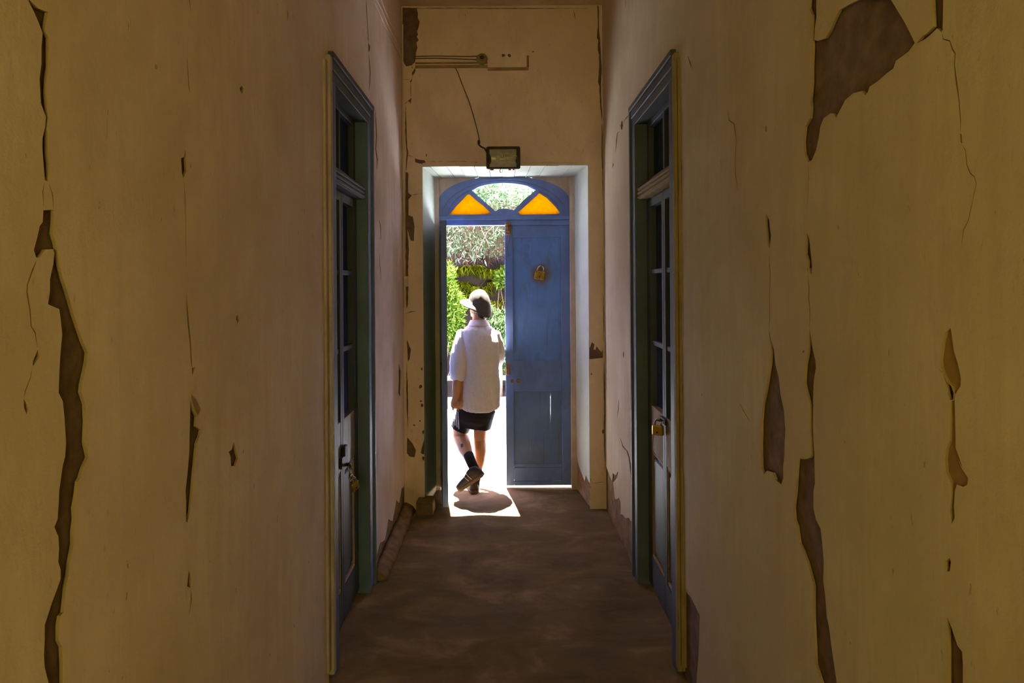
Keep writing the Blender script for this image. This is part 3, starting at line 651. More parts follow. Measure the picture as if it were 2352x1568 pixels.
# hasp, chain and padlock on the left-hand side door
mb = MB(); mb.box(-0.05, -0.036, -0.075, 0.06, 0.795, 0.85, 0.003); mb.box(-0.05, -0.03, -0.03, 0.03, 0.845, 0.895, 0.004)
mb.tube([(-0.038, -0.016, 0.80), (-0.016, -0.014, 0.80), (-0.010, 0.0, 0.80), (-0.016, 0.014, 0.80), (-0.038, 0.016, 0.80)], 0.005, 8)
mb.build('hasp', M['dark_iron'], door_1)
ch = empty('lock_chain', (-WX - 0.014, oyl, 0.80))
for k in range(3):
    pts = []
    for j in range(13):
        t = 2 * math.pi * j / 12; p = Vector((0.010 * math.cos(t), 0, 0.019 * math.sin(t)))
        if k % 2: p = Vector((0, p.x, p.z))
        pts.append(p + Vector((0.004 * k, -0.004 * k, -0.012 - 0.026 * k)))
    MB().tube(pts, 0.0035, 6, cap=False).build('chain_link', M['steel'], ch, smooth=True)
tag(ch, 'short steel chain hanging from the hasp of the left-hand side door', 'chain')
padlock('padlock', (-WX + 0.004, oyl - 0.012, 0.738), 0.05, M['brass'], M['steel'], 'small brass padlock on a chain at the left-hand side door', (0, math.radians(-16), math.radians(62)), 0.36)

# ------------------------------------------------------------------ entrance door
def dx(px): return (px - VPX) / F * YD
def dz(py): return CAMZ - (py - VPY) / F * YD
door_3 = empty('door_3', (0, YD, 0)); tag(door_3, 'blue arched entrance door with an amber fanlight, one leaf open', kind='structure')
def to_door(u, v, d): return (u, d, v)
CT = dz(412)
# casing around the frame
mb = MB().box(BXL - 0.03, dx(1011), -0.06, 0.03, -0.05, BZT + 0.01, 0.003); mb.build('casing', M['casing'], door_3)
mb = MB().box(dx(1308), BXR + 0.03, -0.06, 0.03, -0.05, BZT + 0.01, 0.003); mb.build('casing', M['casing'], door_3)
# spandrel board behind the arch
mb = MB().prism([(dx(1011), dz(470)), (dx(1011), BZT + 0.01), (dx(1100), BZT + 0.01), (dx(1060), dz(425)), (dx(1030), dz(450))], to_door, -0.02, 0.02); mb.build('spandrel', M['casing'], door_3)
mb = MB().prism([(dx(1308), dz(470)), (dx(1288), dz(450)), (dx(1258), dz(425)), (dx(1218), BZT + 0.01), (dx(1308), BZT + 0.01)], to_door, -0.02, 0.02); mb.build('spandrel', M['casing'], door_3)
# arched frame with three lights
fan_out = [(1010, 497), (1010, 461)] + [(1159 - 149 * math.cos(t), 462 - 57 * math.sin(t)) for t in [math.pi * k / 24 for k in range(0, 25)]] + [(1308, 461), (1308, 497)]
amber_l = [(1033, 493), (1052, 470), (1075, 447), (1080, 446), (1092, 457), (1112, 473), (1131, 491), (1099, 493)]
clear_c = [(1085, 438), (1106, 428), (1132, 422), (1158, 420), (1185, 422), (1210, 428), (1232, 438), (1206, 459), (1181, 484), (1174, 482), (1165, 481), (1150, 483), (1140, 486), (1117, 466)]
amber_r = [(1190, 489), (1240, 445), (1256, 455), (1274, 473), (1288, 491), (1280, 493), (1196, 494)]
def dpoly(p): return [(dx(x), dz(y)) for x, y in p]
def frame_with_holes(name, outer, holes, d0, d1, mat, parent):
    vo, keep, _ = cut_plane(outer, holes)
    V = [(p.x, d0, p.y) for p in vo] + [(p.x, d1, p.y) for p in vo]; n = len(vo); Fc = []; edge = {}
    for f in keep:
        Fc.append(list(f)); Fc.append([i + n for i in reversed(f)])
        for a, b in zip(f, f[1:] + f[:1]): edge.setdefault((min(a, b), max(a, b)), []).append((a, b))
    for k, l in edge.items():
        if len(l) == 1: a, b = l[0]; Fc.append([b, a, a + n, b + n])
    me = bpy.data.meshes.new(name); me.from_pydata(V, [], Fc); me.update()
    bm = bmesh.new(); bm.from_mesh(me); bmesh.ops.recalc_face_normals(bm, faces=bm.faces); bm.to_mesh(me); bm.free()
    return mkobj(name, me, mat, parent)
fan = frame_with_holes('arched_frame', dpoly(fan_out), [dpoly(amber_l), dpoly(clear_c), dpoly(amber_r)], -0.035, 0.015, M['blue_arch'], door_3)
# raised arch mouldings on the frame
for R0, R1, yy in ((134, 128, -0.046), (147, 142, -0.043)):
    outer = [(1159 - R0 * math.cos(t), 497 - (R0 * 0.60 if R0 < 140 else R0 * 0.585) * math.sin(t)) for t in [math.pi * k / 30 for k in range(31)]]
    inner = [(1159 - R1 * math.cos(t), 497 - (R1 * 0.585 if R0 < 140 else R1 * 0.575) * math.sin(t)) for t in [math.pi * k / 30 for k in range(31)]]
    MB().prism(dpoly(outer + inner[::-1]), to_door, yy, -0.03).build('arch_moulding', M['blue_arch'], fan)
hub = [(1159.5 - 27 * math.cos(t), 498 - 18 * math.sin(t)) for t in [math.pi * k / 16 for k in range(17)]]
MB().prism(dpoly(hub), to_door, -0.048, -0.03).build('fan_hub', M['blue_arch'], fan)
def inset(poly, k=1.06):
    cx = sum(p[0] for p in poly) / len(poly); cy = sum(p[1] for p in poly) / len(poly)
    return [(cx + (x - cx) * k, cy + (y - cy) * k) for x, y in poly]
for p, m, l in ((amber_l, 'amber', 'amber glass pane'), (clear_c, 'clear_glass', 'clear glass pane'), (amber_r, 'amber', 'amber glass pane')):
    o = MB().prism(dpoly(inset(p, 1.03)), to_door, -0.012, -0.008).build('pane', M[m], door_3); tag(o, l)
# cross beam
mb = MB().box(dx(1009), dx(1310), -0.050, 0.02, dz(506), dz(497), 0.003); mb.box(dx(1008), dx(1311), -0.040, 0.02, dz(518), dz(506.5), 0.002); mb.build('cross_beam', M['blue'], door_3)

# leaves: local x from the hinge, y = thickness (front = 0 towards the room), z up
LW = 0.537; TH = 0.042
zt = [dz(v) for v in (518.5, 546, 828, 898, 1064, 1072, 1102, 1117)]; zbot = 0.024
def m_panel(name, base, spot, rad):
    """blue panel paint with a rust stain around an iron fitting"""
    m, nt, b = mat_new(name); v = tex_coords(nt); g = tex_coords(nt, (14, 14, 1.2))
    c = ramp(nt, noise_node(nt, v, 4, 5, 0.6), [(0.3, tuple(x * 0.85 for x in base)), (0.7, tuple(min(1, x * 1.15) for x in base))])
    col = mixc(nt, ramp(nt, noise_node(nt, g, 2.2, 8, 0.7, 0.3), [(0.74, 0.0), (0.82, 1.0)]), c, (0.20, 0.15, 0.10))
    gr_ = ramp(nt, noise_node(nt, tex_coords(nt, (4, 4, 1.5)), 1.9, 8, 0.68, 0.6), [(0.50, 0.0), (0.74, 0.75)])
    col = mixc(nt, gr_, col, (0.11, 0.115, 0.12))
    dr_ = ramp(nt, noise_node(nt, tex_coords(nt, (45, 45, 1.4)), 1.5, 6, 0.6), [(0.60, 0.0), (0.72, 0.6)])
    col = mixc(nt, dr_, col, (0.10, 0.095, 0.08))
    if spot:
        d = nt.nodes.new('ShaderNodeVectorMath'); d.operation = 'DISTANCE'; nt.links.new(v, d.inputs[0]); d.inputs[1].default_value = spot
        nz = noise_node(nt, v, 22, 5, 0.6)
        mth = nt.nodes.new('ShaderNodeMath'); mth.operation = 'MULTIPLY_ADD'; nt.links.new(nz, mth.inputs[0]); mth.inputs[1].default_value = -0.035; nt.links.new(d.outputs['Value'], mth.inputs[2])
        f = ramp(nt, mth.outputs[0], [(rad * 0.35, 1.0), (rad, 0.0)])
        col = mixc(nt, f, col, (0.19, 0.12, 0.05))
    nt.links.new(col, b.inputs['Base Color']); b.inputs['Roughness'].default_value = 0.55; b.inputs['Specular IOR Level'].default_value = 0.3
    bump(nt, b, noise_node(nt, g, 6, 6, 0.7), 0.25, 0.003)
    return m
lock_u = dx(1242) - dx(1160); lock_z = dz(630)
M['panel_rust'] = m_panel('blue_panel_rust', (0.14, 0.27, 0.68), (lock_u, 0.012, lock_z), 0.085)
M['panel'] = m_panel('blue_panel', (0.13, 0.21, 0.46), None, 0)
def entrance_leaf(name, slit, pm):
    mb = MB()
    sl, sr = dx(1178) - dx(1160), dx(1308) - dx(1288)
    mb.box(0, sl, 0, TH, zbot, zt[0], 0.002); mb.box(LW - sr, LW, 0, TH, zbot, zt[0], 0.002)
    leaf = mb.build(name, M['blue'], door_3)
    def rail(z0, z1, nm='rail', f=0.0): return MB().box(sl + 0.0005, LW - sr - 0.0005, f, TH, z0, z1, 0.002).build(nm, M['blue'], leaf)
    rail(zt[1], zt[0]); rail(zt[3], zt[2]); rail(zt[6], zt[5]); rail(zbot, zt[6] - 0.004); rail(zt[5], zt[4], 'panel_moulding', 0.006)
    for z0, z1, low in ((zt[2], zt[1], False), (zt[4], zt[3], True)):
        e = [1178, 1196, 1214, 1233, 1251, 1270, 1288] if not low else [1178, 1195, 1212, 1229, 1246, 1262, 1288]
        eu = [dx(q) - dx(1160) for q in e]
        for i in range(6):
            a, c = eu[i], eu[i + 1]
            za, zb = z0 - 0.006, z1 + 0.006
            if low and slit and i == 5:
                zs0, zs1 = dz(975), dz(899)
                poly = [(a, za), (c, za), (c, zb), (a, zb), (a, zs1), (a + 0.0024, zs1 - 0.03), (a + 0.0022, zs1 - 0.12), (a + 0.0008, zs0 + 0.03), (a, zs0)]
                o = MB().prism(poly, lambda u, v, d: (u, d, v), 0.012, 0.032).build('board', M['panel'], leaf)
            else:
                o = MB().box(a, c, 0.012, 0.032, za, zb, 0.0007).build('board', pm if not low else M['panel'], leaf)
    return leaf
leaf_r = entrance_leaf('leaf', True, M['panel_rust']); leaf_r.location = (dx(1160), -0.028, 0); tag(leaf_r, 'closed blue leaf with rust-stained panels')
leaf_l = entrance_leaf('leaf', False, M['panel']); leaf_l.location = (-0.5315, -0.03, 0)
leaf_l.rotation_euler = (0, 0, math.radians(-83.3)); tag(leaf_l, 'open blue leaf swung in against the reveal')
# furniture of the closed leaf
mb = MB().box(dx(1162), dx(1174), -0.052, -0.028, dz(540), dz(520), 0.003); mb.box(dx(1161), dx(1175), -0.066, -0.040, dz(518), dz(512), 0.003); mb.box(dx(1165), dx(1171), -0.060, -0.05, dz(534), dz(516), 0.003)
tag(mb.build('top_bolt', M['rust'], door_3), 'rusty bolt at the head of the leaf')
MB().tube([(dx(1168), -0.05, dz(540)), (dx(1170), -0.045, dz(549)), (dx(1167), -0.042, dz(560)), (dx(1166), -0.036, dz(572)), (dx(1168), -0.033, dz(590))], 0.003, 6).build('bolt_cord', M['cable'], door_3)
MB().box(dx(1160.5), dx(1170), -0.040, -0.026, dz(860), dz(834), 0.006).build('lock_plate', M['rust'], door_3)
for px_ in (1175, 1189): MB().cyl((dx(px_), -0.040, dz(874)), (dx(px_), -0.027, dz(874)), 0.0135, 0.015, 14).build('bolt_head', M['rust'], door_3)
pl = padlock('padlock', (dx(1242), YD - 0.060, dz(612)), 0.082, M['old_brass'], M['steel'], 'large rusty padlock hanging on the blue entrance leaf', (0, math.radians(9), 0), 0.3)
MB().tube([(-0.001, 0.045, -0.004), (0, 0.0, -0.008), (0, -0.022, 0.004)], 0.004, 8).build('nail', M['dark_iron'], pl)

# ------------------------------------------------------------------ floodlight and wiring over the entrance
FLY = YE - 0.135; fsc = F / FLY
def fx(px): return (px - VPX) / fsc
def fz(py): return CAMZ - (py - VPY) / fsc
lamp = empty('floodlight', (fx(1158), YE - 0.08, fz(362))); tag(lamp, 'black glass-fronted floodlight fixed over the entrance opening', 'floodlight')
hw, hh = 0.122, 0.080; y0 = FLY - (YE - 0.08)      # front plane in local y (negative)
def rr_ring(w, h, y, r=0.014, n=4, z=0):
    pts = []
    for cx, cz, a0 in ((w - r, h - r, 0), (-w + r, h - r, 90), (-w + r, -h + r, 180), (w - r, -h + r, 270)):
        for k in range(n + 1):
            a = math.radians(a0 + 90 * k / n); pts.append((cx + r * math.cos(a), y, cz + z + r * math.sin(a)))
    return pts
MB().rings([rr_ring(hw, hh, y0 + 0.012), rr_ring(hw * 0.96, hh * 0.95, y0 + 0.03), rr_ring(hw * 0.72, hh * 0.74, y0 + 0.085, z=0.02), rr_ring(hw * 0.68, hh * 0.70, y0 + 0.086, z=0.02), rr_ring(hw * 0.92, hh * 0.90, y0 + 0.03), rr_ring(hw * 0.93, hh * 0.92, y0 + 0.012)], False, False).build('housing', M['black'], lamp)
MB().rings([rr_ring(hw * 0.70, hh * 0.72, y0 + 0.084, z=0.02), rr_ring(hw * 0.70, hh * 0.72, y0 + 0.088, z=0.02)]).build('housing_back', M['black'], lamp)
MB().rings([rr_ring(hw, hh, y0 + 0.012), rr_ring(hw + 0.004, hh + 0.004, y0 + 0.004), rr_ring(hw + 0.002, hh + 0.002, y0), rr_ring(hw - 0.010, hh - 0.010, y0), rr_ring(hw - 0.011, hh - 0.011, y0 + 0.012), rr_ring(hw, hh, y0 + 0.012)], False, False).build('bezel', M['dark_iron'], lamp)
MB().rings([rr_ring(hw - 0.009, hh - 0.009, y0 + 0.004), rr_ring(hw - 0.009, hh - 0.009, y0 + 0.007)]).build('glass', M['lamp_glass'], lamp)
# curved reflector
rg = []
for k in range(9):
    t = -1 + 2 * k / 8; z = t * hh * 0.82; y = y0 + 0.075 - 0.055 * t * t
    rg.append((y, z))
V = []; Fc = []
for i, x in enumerate((-hw * 0.84, hw * 0.80)):
    for y, z in rg: V.append((x, y, z))
for k in range(8): Fc.append((k, k + 1, k + 10, k + 9))
me = bpy.data.meshes.new('reflector'); me.from_pydata(V, [], Fc); rf = mkobj('reflector', me, M['reflector'], lamp); sm = rf.modifiers.new('thick', 'SOLIDIFY'); sm.thickness = 0.0015
MB().cyl((-0.022, y0 + 0.045, 0.008), (0.085, y0 + 0.045, 0.008), 0.006, n=12).build('halogen_tube', M['tube_glass'], lamp, smooth=True)
for x in (-0.04, 0.088): MB().box(x - 0.014, x + 0.014, y0 + 0.034, y0 + 0.064, -0.006, 0.022, 0.004).build('tube_socket', M['porcelain'], lamp)
for k in range(5):
    x = 0.006 + k * 0.015
    MB().tube([(x - 0.004, y0 + 0.030, 0.030 - k * 0.002), (x, y0 + 0.026, 0.010), (x + 0.005, y0 + 0.032, -0.016)], 0.0022, 6).build('guard_wire', M['steel'], lamp)
for x, w in ((-0.085, 0.014), (0.047, 0.010), (0.075, 0.007)): MB().box(x - w, x + w, y0 - 0.002, y0 + 0.014, -hh - 0.012, -hh + 0.001, 0.002).build('latch', M['rust'], lamp)
MB().tube([(-0.022, y0 + 0.01, -hh - 0.001), (-0.026, y0 + 0.006, -hh - 0.014), (-0.024, y0 + 0.004, -hh - 0.026), (-0.014, y0 + 0.004, -hh - 0.028)], 0.0028, 6).build('hook_wire', M['rust'], lamp)
mb = MB().box(-0.10, -0.094, y0 + 0.03, 0.079, -0.012, 0.012); mb.box(0.094, 0.10, y0 + 0.03, 0.079, -0.012, 0.012); mb.box(-0.10, 0.10, 0.073, 0.0825, -0.012, 0.012); mb.build('bracket', M['dark_iron'], lamp)

def wall_pt(px, py, off=0.004): p = at_y(px, py, YE); return (p.x, YE - off, p.z)
cab = [wall_pt(*p) for p in ((1046, 156), (1052, 168), (1060, 190), (1070, 215), (1079, 238), (1088, 268), (1096, 298), (1100, 315), (1101, 325))]
ca = empty('lamp_cable', cab[-1]); base = Vector(cab[-1])
MB().tube([Vector(p) - base for p in cab], 0.0035, 8).build('thin_wire', M['cable'], ca, smooth=True)
c2 = [wall_pt(1100, 322, 0.01), wall_pt(1099, 332, 0.012), wall_pt(1106, 339, 0.03), wall_pt(1114, 344, 0.05), (fx(1122), YE - 0.075, fz(350))]
MB().tube([Vector(p) - base for p in c2], 0.0062, 8).build('thick_wire', M['black'], ca, smooth=True)
q = Vector(wall_pt(1100, 327, 0.012)) - base; MB().box(q.x - 0.010, q.x + 0.010, q.y - 0.006, q.y + 0.010, q.z - 0.012, q.z + 0.012, 0.003).build('connector', M['black'], ca)
tag(ca, 'thin dark cable running down the wall to the floodlight', 'cable')

# painted-over casing strip with a rosette and a pair of wires
def ebox(mb, x0, x1, y0, y1, d, bev=0.002):
    a = at_y(x0, y1, YE); c = at_y(x1, y0, YE); mb.box(a.x, c.x, YE - d, YE + 0.004, a.z, c.z, bev)
cs = empty('cable_casing', wall_pt(1085, 160, 0)); base = Vector(wall_pt(1085, 160, 0))
def shift(mb):
    for v in mb.bm.verts: v.co -= base
    return mb
mb = MB(); ebox(mb, 954, 1120, 150, 157, 0.012); ebox(mb, 954, 1120, 142.5, 147, 0.008); shift(mb).build('casing_strip', M['undercoat'], cs)
mb = MB(); ebox(mb, 1120.5, 1214, 155, 162, 0.012); shift(mb).build('casing_strip', M['undercoat'], cs)
mb = MB(); ebox(mb, 1210, 1215, 128, 154.5, 0.010); shift(mb).build('casing_strip', M['undercoat'], cs)
tag(cs, 'painted-over cable casing strip turning up in an L on the end wall', 'casing')
ro = empty('wiring_rosette', wall_pt(1107, 136, 0)); 
rings = []
for r, d in ((0.043, 0.0), (0.043, 0.006), (0.036, 0.013), (0.020, 0.016), (0.017, 0.024), (0.014, 0.026)):
    rings.append([(r * math.cos(2 * math.pi * k / 24), -d, r * math.sin(2 * math.pi * k / 24)) for k in range(24)])
MB().rings(rings).build('base_disc', M['ochre_wood'], ro, smooth=False)
MB().cyl((0, -0.018, 0.006), (0, -0.032, 0.006), 0.018, 0.014, 16).build('cap', M['dark_iron'], ro)
tag(ro, 'round old wiring rosette at the end of two wires on the end wall', 'rosette')
def wire(name, pts, r, mat, label, group=None):
    o = MB().tube(pts, r, 6).build(name, mat, smooth=True); tag(o, label, 'wire', group); return o
for k, (ya_, yb_) in enumerate(((129, 128), (134, 137))):
    wire('electric_wire', [wall_pt(952, ya_ + 1), wall_pt(1000, ya_), wall_pt(1060, ya_ + 1 + k), wall_pt(1085, ya_ + 1 + 2 * k), wall_pt(1098, yb_ + 1)], 0.0035, M['cable'], 'thin old wire leading along the end wall to the rosette', 'wires to the rosette')
def lw(px, py, off=0.004): p = at_x(px, py, -WX); return (-WX + off, p.y, p.z)
for k, (a, c) in enumerate((((864, 0), (921, 122)), ((856, 0), (918, 132)), ((872, -4), (922, 112)))):
    P = [Vector(lw(a[0] + (c[0] - a[0]) * t, a[1] + (c[1] - a[1]) * t)) for t in (0, 0.2, 0.4, 0.6, 0.8, 1)]
    far = P[0] + (P[0] - P[-1]) * 2.0
    for j, p in enumerate(P): p.z += 0.006 * math.sin(j * 1.7 + k)
    wire('electric_wire', [far] + P, 0.004, M['wall_l'], 'painted-over wire running high along the left wall', 'wires along the left wall')
# corner conduit
mb = MB(); a = at_y(922, 20, YE); mb.box(-WX + 0.003, -WX + 0.013, YE - 0.016, YE - 0.002, 1.52, 3.66, 0.002); co = mb.build('corner_conduit', M['wall_l'])
tag(co, 'thin plastered conduit running up the left corner of the end wall', 'conduit')
a = at_y(926, 658, YE); c = at_y(938, 634, YE); mb = MB().box(-WX + 0.005, c.x, YE - 0.024, YE - 0.001, a.z, c.z, 0.004); tag(mb.build('conduit_clip', M['casing']), 'small pale clip holding the corner conduit to the end wall', 'clip')
# a loose wire sagging under the ceiling
pts = [(-0.62, 4.6, ZC - 0.004), (-0.45, 4.72, ZC - 0.03), (-0.32, 4.85, ZC - 0.045), (-0.2, 4.95, ZC - 0.03), (0.05, 5.0, ZC - 0.018), (0.35, 5.03, ZC - 0.004)]
wire('electric_wire', pts, 0.004, M['cable'], 'loose wire sagging below the ceiling by the end wall')

# ------------------------------------------------------------------ outside
gr = mkobj('ground', grid_mesh('ground', -14, 14, YO - 0.005, 26, 40, 40, lambda x, y: -0.012 - 0.006 * noise.noise(Vector((x, y, 0)))), M['ground'])
tag(gr, 'pale sunlit paving outside the entrance', kind='structure')
YK = 9.35
mb = MB().box(-7, 7, YK, YK + 0.22, -0.05, 0.11, 0.01); tag(mb.build('trim_1', M['kerb']), 'low pale kerb along the planting bed', kind='structure')
def bank_z(x, y):
    t = min(1, max(0, (y - 11.55 - 0.15 * noise.noise(Vector((x * 1.3, 0, 4)))) / 0.45)); t = t * t * (3 - 2 * t)
    return 0.03 + 0.12 * max(0, min(y, 11.55) - 9.6) + 1.75 * t + 0.45 * max(0, y - 12.0) + 0.16 * noise.noise(Vector((x * 1.4, y * 1.4, 2))) * min(1, max(0, y - 10.5))
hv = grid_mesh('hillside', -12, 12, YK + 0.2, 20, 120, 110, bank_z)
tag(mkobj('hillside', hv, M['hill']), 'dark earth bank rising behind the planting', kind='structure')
# low white rail in front of the bed
ra = empty('low_rail', (0, YK + 0.11, 0.11))
MB().box(-3.5, 3.5, -0.025, 0.025, 0.25, 0.31, 0.004).build('top_rail', M['white_paint'], ra)
for x in (-3.4, -2.3, -1.2, 1.1, 2.2, 3.4): MB().box(x - 0.02, x + 0.02, -0.02, 0.02, -0.002, 0.255, 0.003).build('post', M['white_paint'], ra)
tag(ra, 'low white rail standing on the kerb before the shrubs', 'rail')

def m_leaf(name, c1, c2, trans=0.45):
    m = bpy.data.materials.new(name); m.use_nodes = True; nt = m.node_tree; nt.nodes.clear()
    out = nt.nodes.new('ShaderNodeOutputMaterial'); df = nt.nodes.new('ShaderNodeBsdfDiffuse'); tl = nt.nodes.new('ShaderNodeBsdfTranslucent')
    gi = nt.nodes.new('ShaderNodeNewGeometry'); r = nt.nodes.new('ShaderNodeValToRGB'); nt.links.new(gi.outputs['Random Per Island'], r.inputs['Fac'])
    r.color_ramp.elements[0].color = (*c1, 1); r.color_ramp.elements[1].color = (*c2, 1)
    e = r.color_ramp.elements.new(0.55); e.color = (*[0.72 * a + 0.28 * b for a, b in zip(c1, c2)], 1)
    nt.links.new(r.outputs['Color'], df.inputs['Color']); nt.links.new(r.outputs['Color'], tl.inputs['Color'])
    mx = nt.nodes.new('ShaderNodeMixShader'); mx.inputs[0].default_value = trans
    nt.links.new(df.outputs[0], mx.inputs[1]); nt.links.new(tl.outputs[0], mx.inputs[2]); nt.links.new(mx.outputs[0], out.inputs['Surface'])
    return m
M['leaf_bright'] = m_leaf('leaf_bright', (0.012, 0.045, 0.002), (0.24, 0.36, 0.05))
M['leaf_mid'] = m_leaf('leaf_mid', (0.006, 0.022, 0.002), (0.24, 0.36, 0.14))
M['leaf_pale'] = m_leaf('leaf_pale', (0.07, 0.13, 0.05), (0.60, 0.82, 0.50))
M['leaf_dry'] = m_leaf('leaf_dry', (0.07, 0.03, 0.022), (0.20, 0.12, 0.08), 0.2)
M['leaf_tree'] = m_leaf('leaf_tree', (0.03, 0.08, 0.03), (0.17, 0.26, 0.14))
M['leaf_strap'] = m_leaf('leaf_strap', (0.04, 0.06, 0.0), (0.26, 0.30, 0.01), 0.5)
M['twig'] = m_simple('twig', (0.13, 0.09, 0.06), 0.9, 0, 0.3, 20, 0.2)
def leaves_mesh(name, P, D, L, W):
    """one bent diamond per leaf: P base points, D directions, L lengths, W widths (arrays)"""
    n = len(P); up = rng.normal(size=(n, 3)); S = np.cross(D, up); S /= np.linalg.norm(S, axis=1, keepdims=True) + 1e-9
    N = np.cross(S, D)
    v = np.empty((n, 4, 3))
    v[:, 0] = P; v[:, 1] = P + D * (L * 0.45)[:, None] + S * W[:, None] + N * (W * 0.35)[:, None]
    v[:, 2] = P + D * L[:, None]; v[:, 3] = P + D * (L * 0.45)[:, None] - S * W[:, None] + N * (W * 0.35)[:, None]
    idx = np.arange(n * 4).reshape(n, 4)
    me = bpy.data.meshes.new(name); me.from_pydata(v.reshape(-1, 3).tolist(), [], idx.tolist()); me.update()
    return me
def unit(a): return a / (np.linalg.norm(a, axis=1, keepdims=True) + 1e-9)
def shrub(name, base, center, radii, n, L, W, mat, label, group=None, droop=0.0, shell=0.55, stems=7, twig_mat=None, extra=None):
    base = np.array(base, float); root = empty(name, tuple(base)); c = np.array(center, float) - base; r = np.array(radii, float)
    d = unit(rng.normal(size=(n, 3))); d[:, 2] = np.where(d[:, 2] < -0.75, -d[:, 2], d[:, 2])
    lump = np.array([0.85 + 0.3 * noise.noise(Vector((q * 2.3).tolist())) for q in d])
    rad = (shell + (1 - shell) * rng.random(n)) * lump
    P = c + d * r * rad[:, None]
    D = unit(d * 0.8 + rng.normal(size=(n, 3)) * 0.7 + np.array([0, -0.1, 0.25 - droop]))
    o = mkobj('foliage', leaves_mesh('foliage', P, D, L * (0.6 + 0.8 * rng.random(n)), W * (0.7 + 0.6 * rng.random(n))), M[mat], root); tag(o, kind='stuff')
    mb = MB()
    for k in range(stems):
        a = unit(rng.normal(size=(1, 3)))[0]; tip = c + a * r * 0.9; mid = (tip * 0.5) + rng.normal(size=3) * 0.08
        mb.tube([Vector((rng.uniform(-0.08, 0.08), rng.uniform(-0.05, 0.05), -0.03)), Vector(mid.tolist()), Vector(tip.tolist())], [0.018, 0.012, 0.005], 5)
    mb.build('stem', twig_mat or M['twig'], root)
    tag(root, label, 'shrub', group); return root
# lower hedge of leafy bushes behind the rail
shrub('leafy_bush', (-0.95, 10.05, 0.03), (-0.95, 10.05, 1.20), (0.40, 0.40, 0.95), 11000, 0.062, 0.012, 'leaf_bright', 'tall bright green bush with pointed leaves beside the open leaf')
shrub('leafy_bush', (-0.18, 10.15, 0.03), (-0.18, 10.15, 0.66), (0.40, 0.38, 0.76), 11000, 0.058, 0.012, 'leaf_mid', 'dense green bush with small glossy leaves behind the person')
shrub('leafy_bush', (0.66, 10.25, 0.03), (0.66, 10.25, 0.75), (0.44, 0.40, 0.85), 5000, 0.07, 0.016, 'leaf_mid', 'rounded green bush behind the closed leaf')
shrub('leafy_bush', (-1.95, 10.2, 0.03), (-1.95, 10.2, 0.85), (0.58, 0.42, 0.95), 2600, 0.10, 0.024, 'leaf_mid', 'broad green bush at the end of the hedge near the tall bright bush')
shrub('leafy_bush', (1.65, 10.2, 0.03), (1.65, 10.2, 0.75), (0.52, 0.42, 0.85), 2200, 0.10, 0.024, 'leaf_mid', 'green bush at the end of the hedge by the rounded bush')
shrub('leafy_bush', (0.08, 11.0, bank_z(0.08, 11.0) - 0.02), (0.05, 10.95, 1.74), (0.22, 0.2, 0.22), 700, 0.075, 0.016, 'leaf_bright', 'small tuft of bright leaves on tall stems before the bank', stems=4)
# pale overhanging shrub with dry twigs
def overhang(cx, cy, cz, rx, ry, rz, n, label):
    root = shrub('overhanging_shrub', (cx, 12.5, bank_z(cx, 12.5) - 0.02), (cx, cy, cz), (rx, ry, rz), n, 0.105, 0.010, 'leaf_pale', label, 'pale shrubs hanging over the bank', droop=0.35, shell=0.6, stems=14)
    base = np.array([cx, 12.5, bank_z(cx, 12.5) - 0.02]); c = np.array([cx, cy, cz]) - base
    k = int(n * 0.22); d = unit(rng.normal(size=(k, 3))); d[:, 2] = -np.abs(d[:, 2]) * 0.9 + 0.2; d[:, 1] = -np.abs(d[:, 1])
    P = c + d * np.array([rx, ry, rz]) * (0.7 + 0.3 * rng.random(k))[:, None]
    D = unit(rng.normal(size=(k, 3)) * 0.6 + np.array([0, -0.2, -0.7]))
    tag(mkobj('dry_twigs', leaves_mesh('dry_twigs', P, D, 0.12 * (0.5 + rng.random(k)), 0.0045 * (0.7 + 0.6 * rng.random(k))), M['leaf_dry'], root), kind='stuff')
    for q in range(16):
        a = math.pi * (0.1 + 0.8 * rng.random()); s0 = c + np.array([math.cos(a) * rx * 0.6, -ry * 0.7, rng.uniform(-0.1, 0.6) * rz]); e0 = s0 + np.array([rng.uniform(-0.4, 0.4), -0.25, -rng.uniform(0.2, 0.6)])
        m0 = (s0 + e0) / 2 + np.array([0, -0.12, 0.1]); MB().tube([Vector(s0.tolist()), Vector(m0.tolist()), Vector(e0.tolist())], [0.009, 0.007, 0.003], 5).build('bare_branch', M['twig'], root)
overhang(-0.55, 11.7, 2.80, 1.25, 0.90, 1.08, 21000, 'pale feathery shrub with dry twigs hanging over the bank above the tall bright bush')
overhang(0.85, 11.8, 2.88, 1.2, 0.88, 1.08, 11000, 'pale feathery shrub hanging over the bank above the rounded bush')
overhang(-2.6, 11.95, 2.85, 1.2, 0.85, 1.0, 4000, 'pale feathery shrub hanging over the bank above the broad bush')
shrub('feathery_tree', (-0.2, 14.4, bank_z(-0.2, 14.4) - 0.03), (-0.1, 14.0, 4.9), (3.2, 1.2, 1.6), 13000, 0.16, 0.02, 'leaf_tree', 'tall pale green tree seen through the fanlight', droop=0.2, shell=0.5, stems=12)
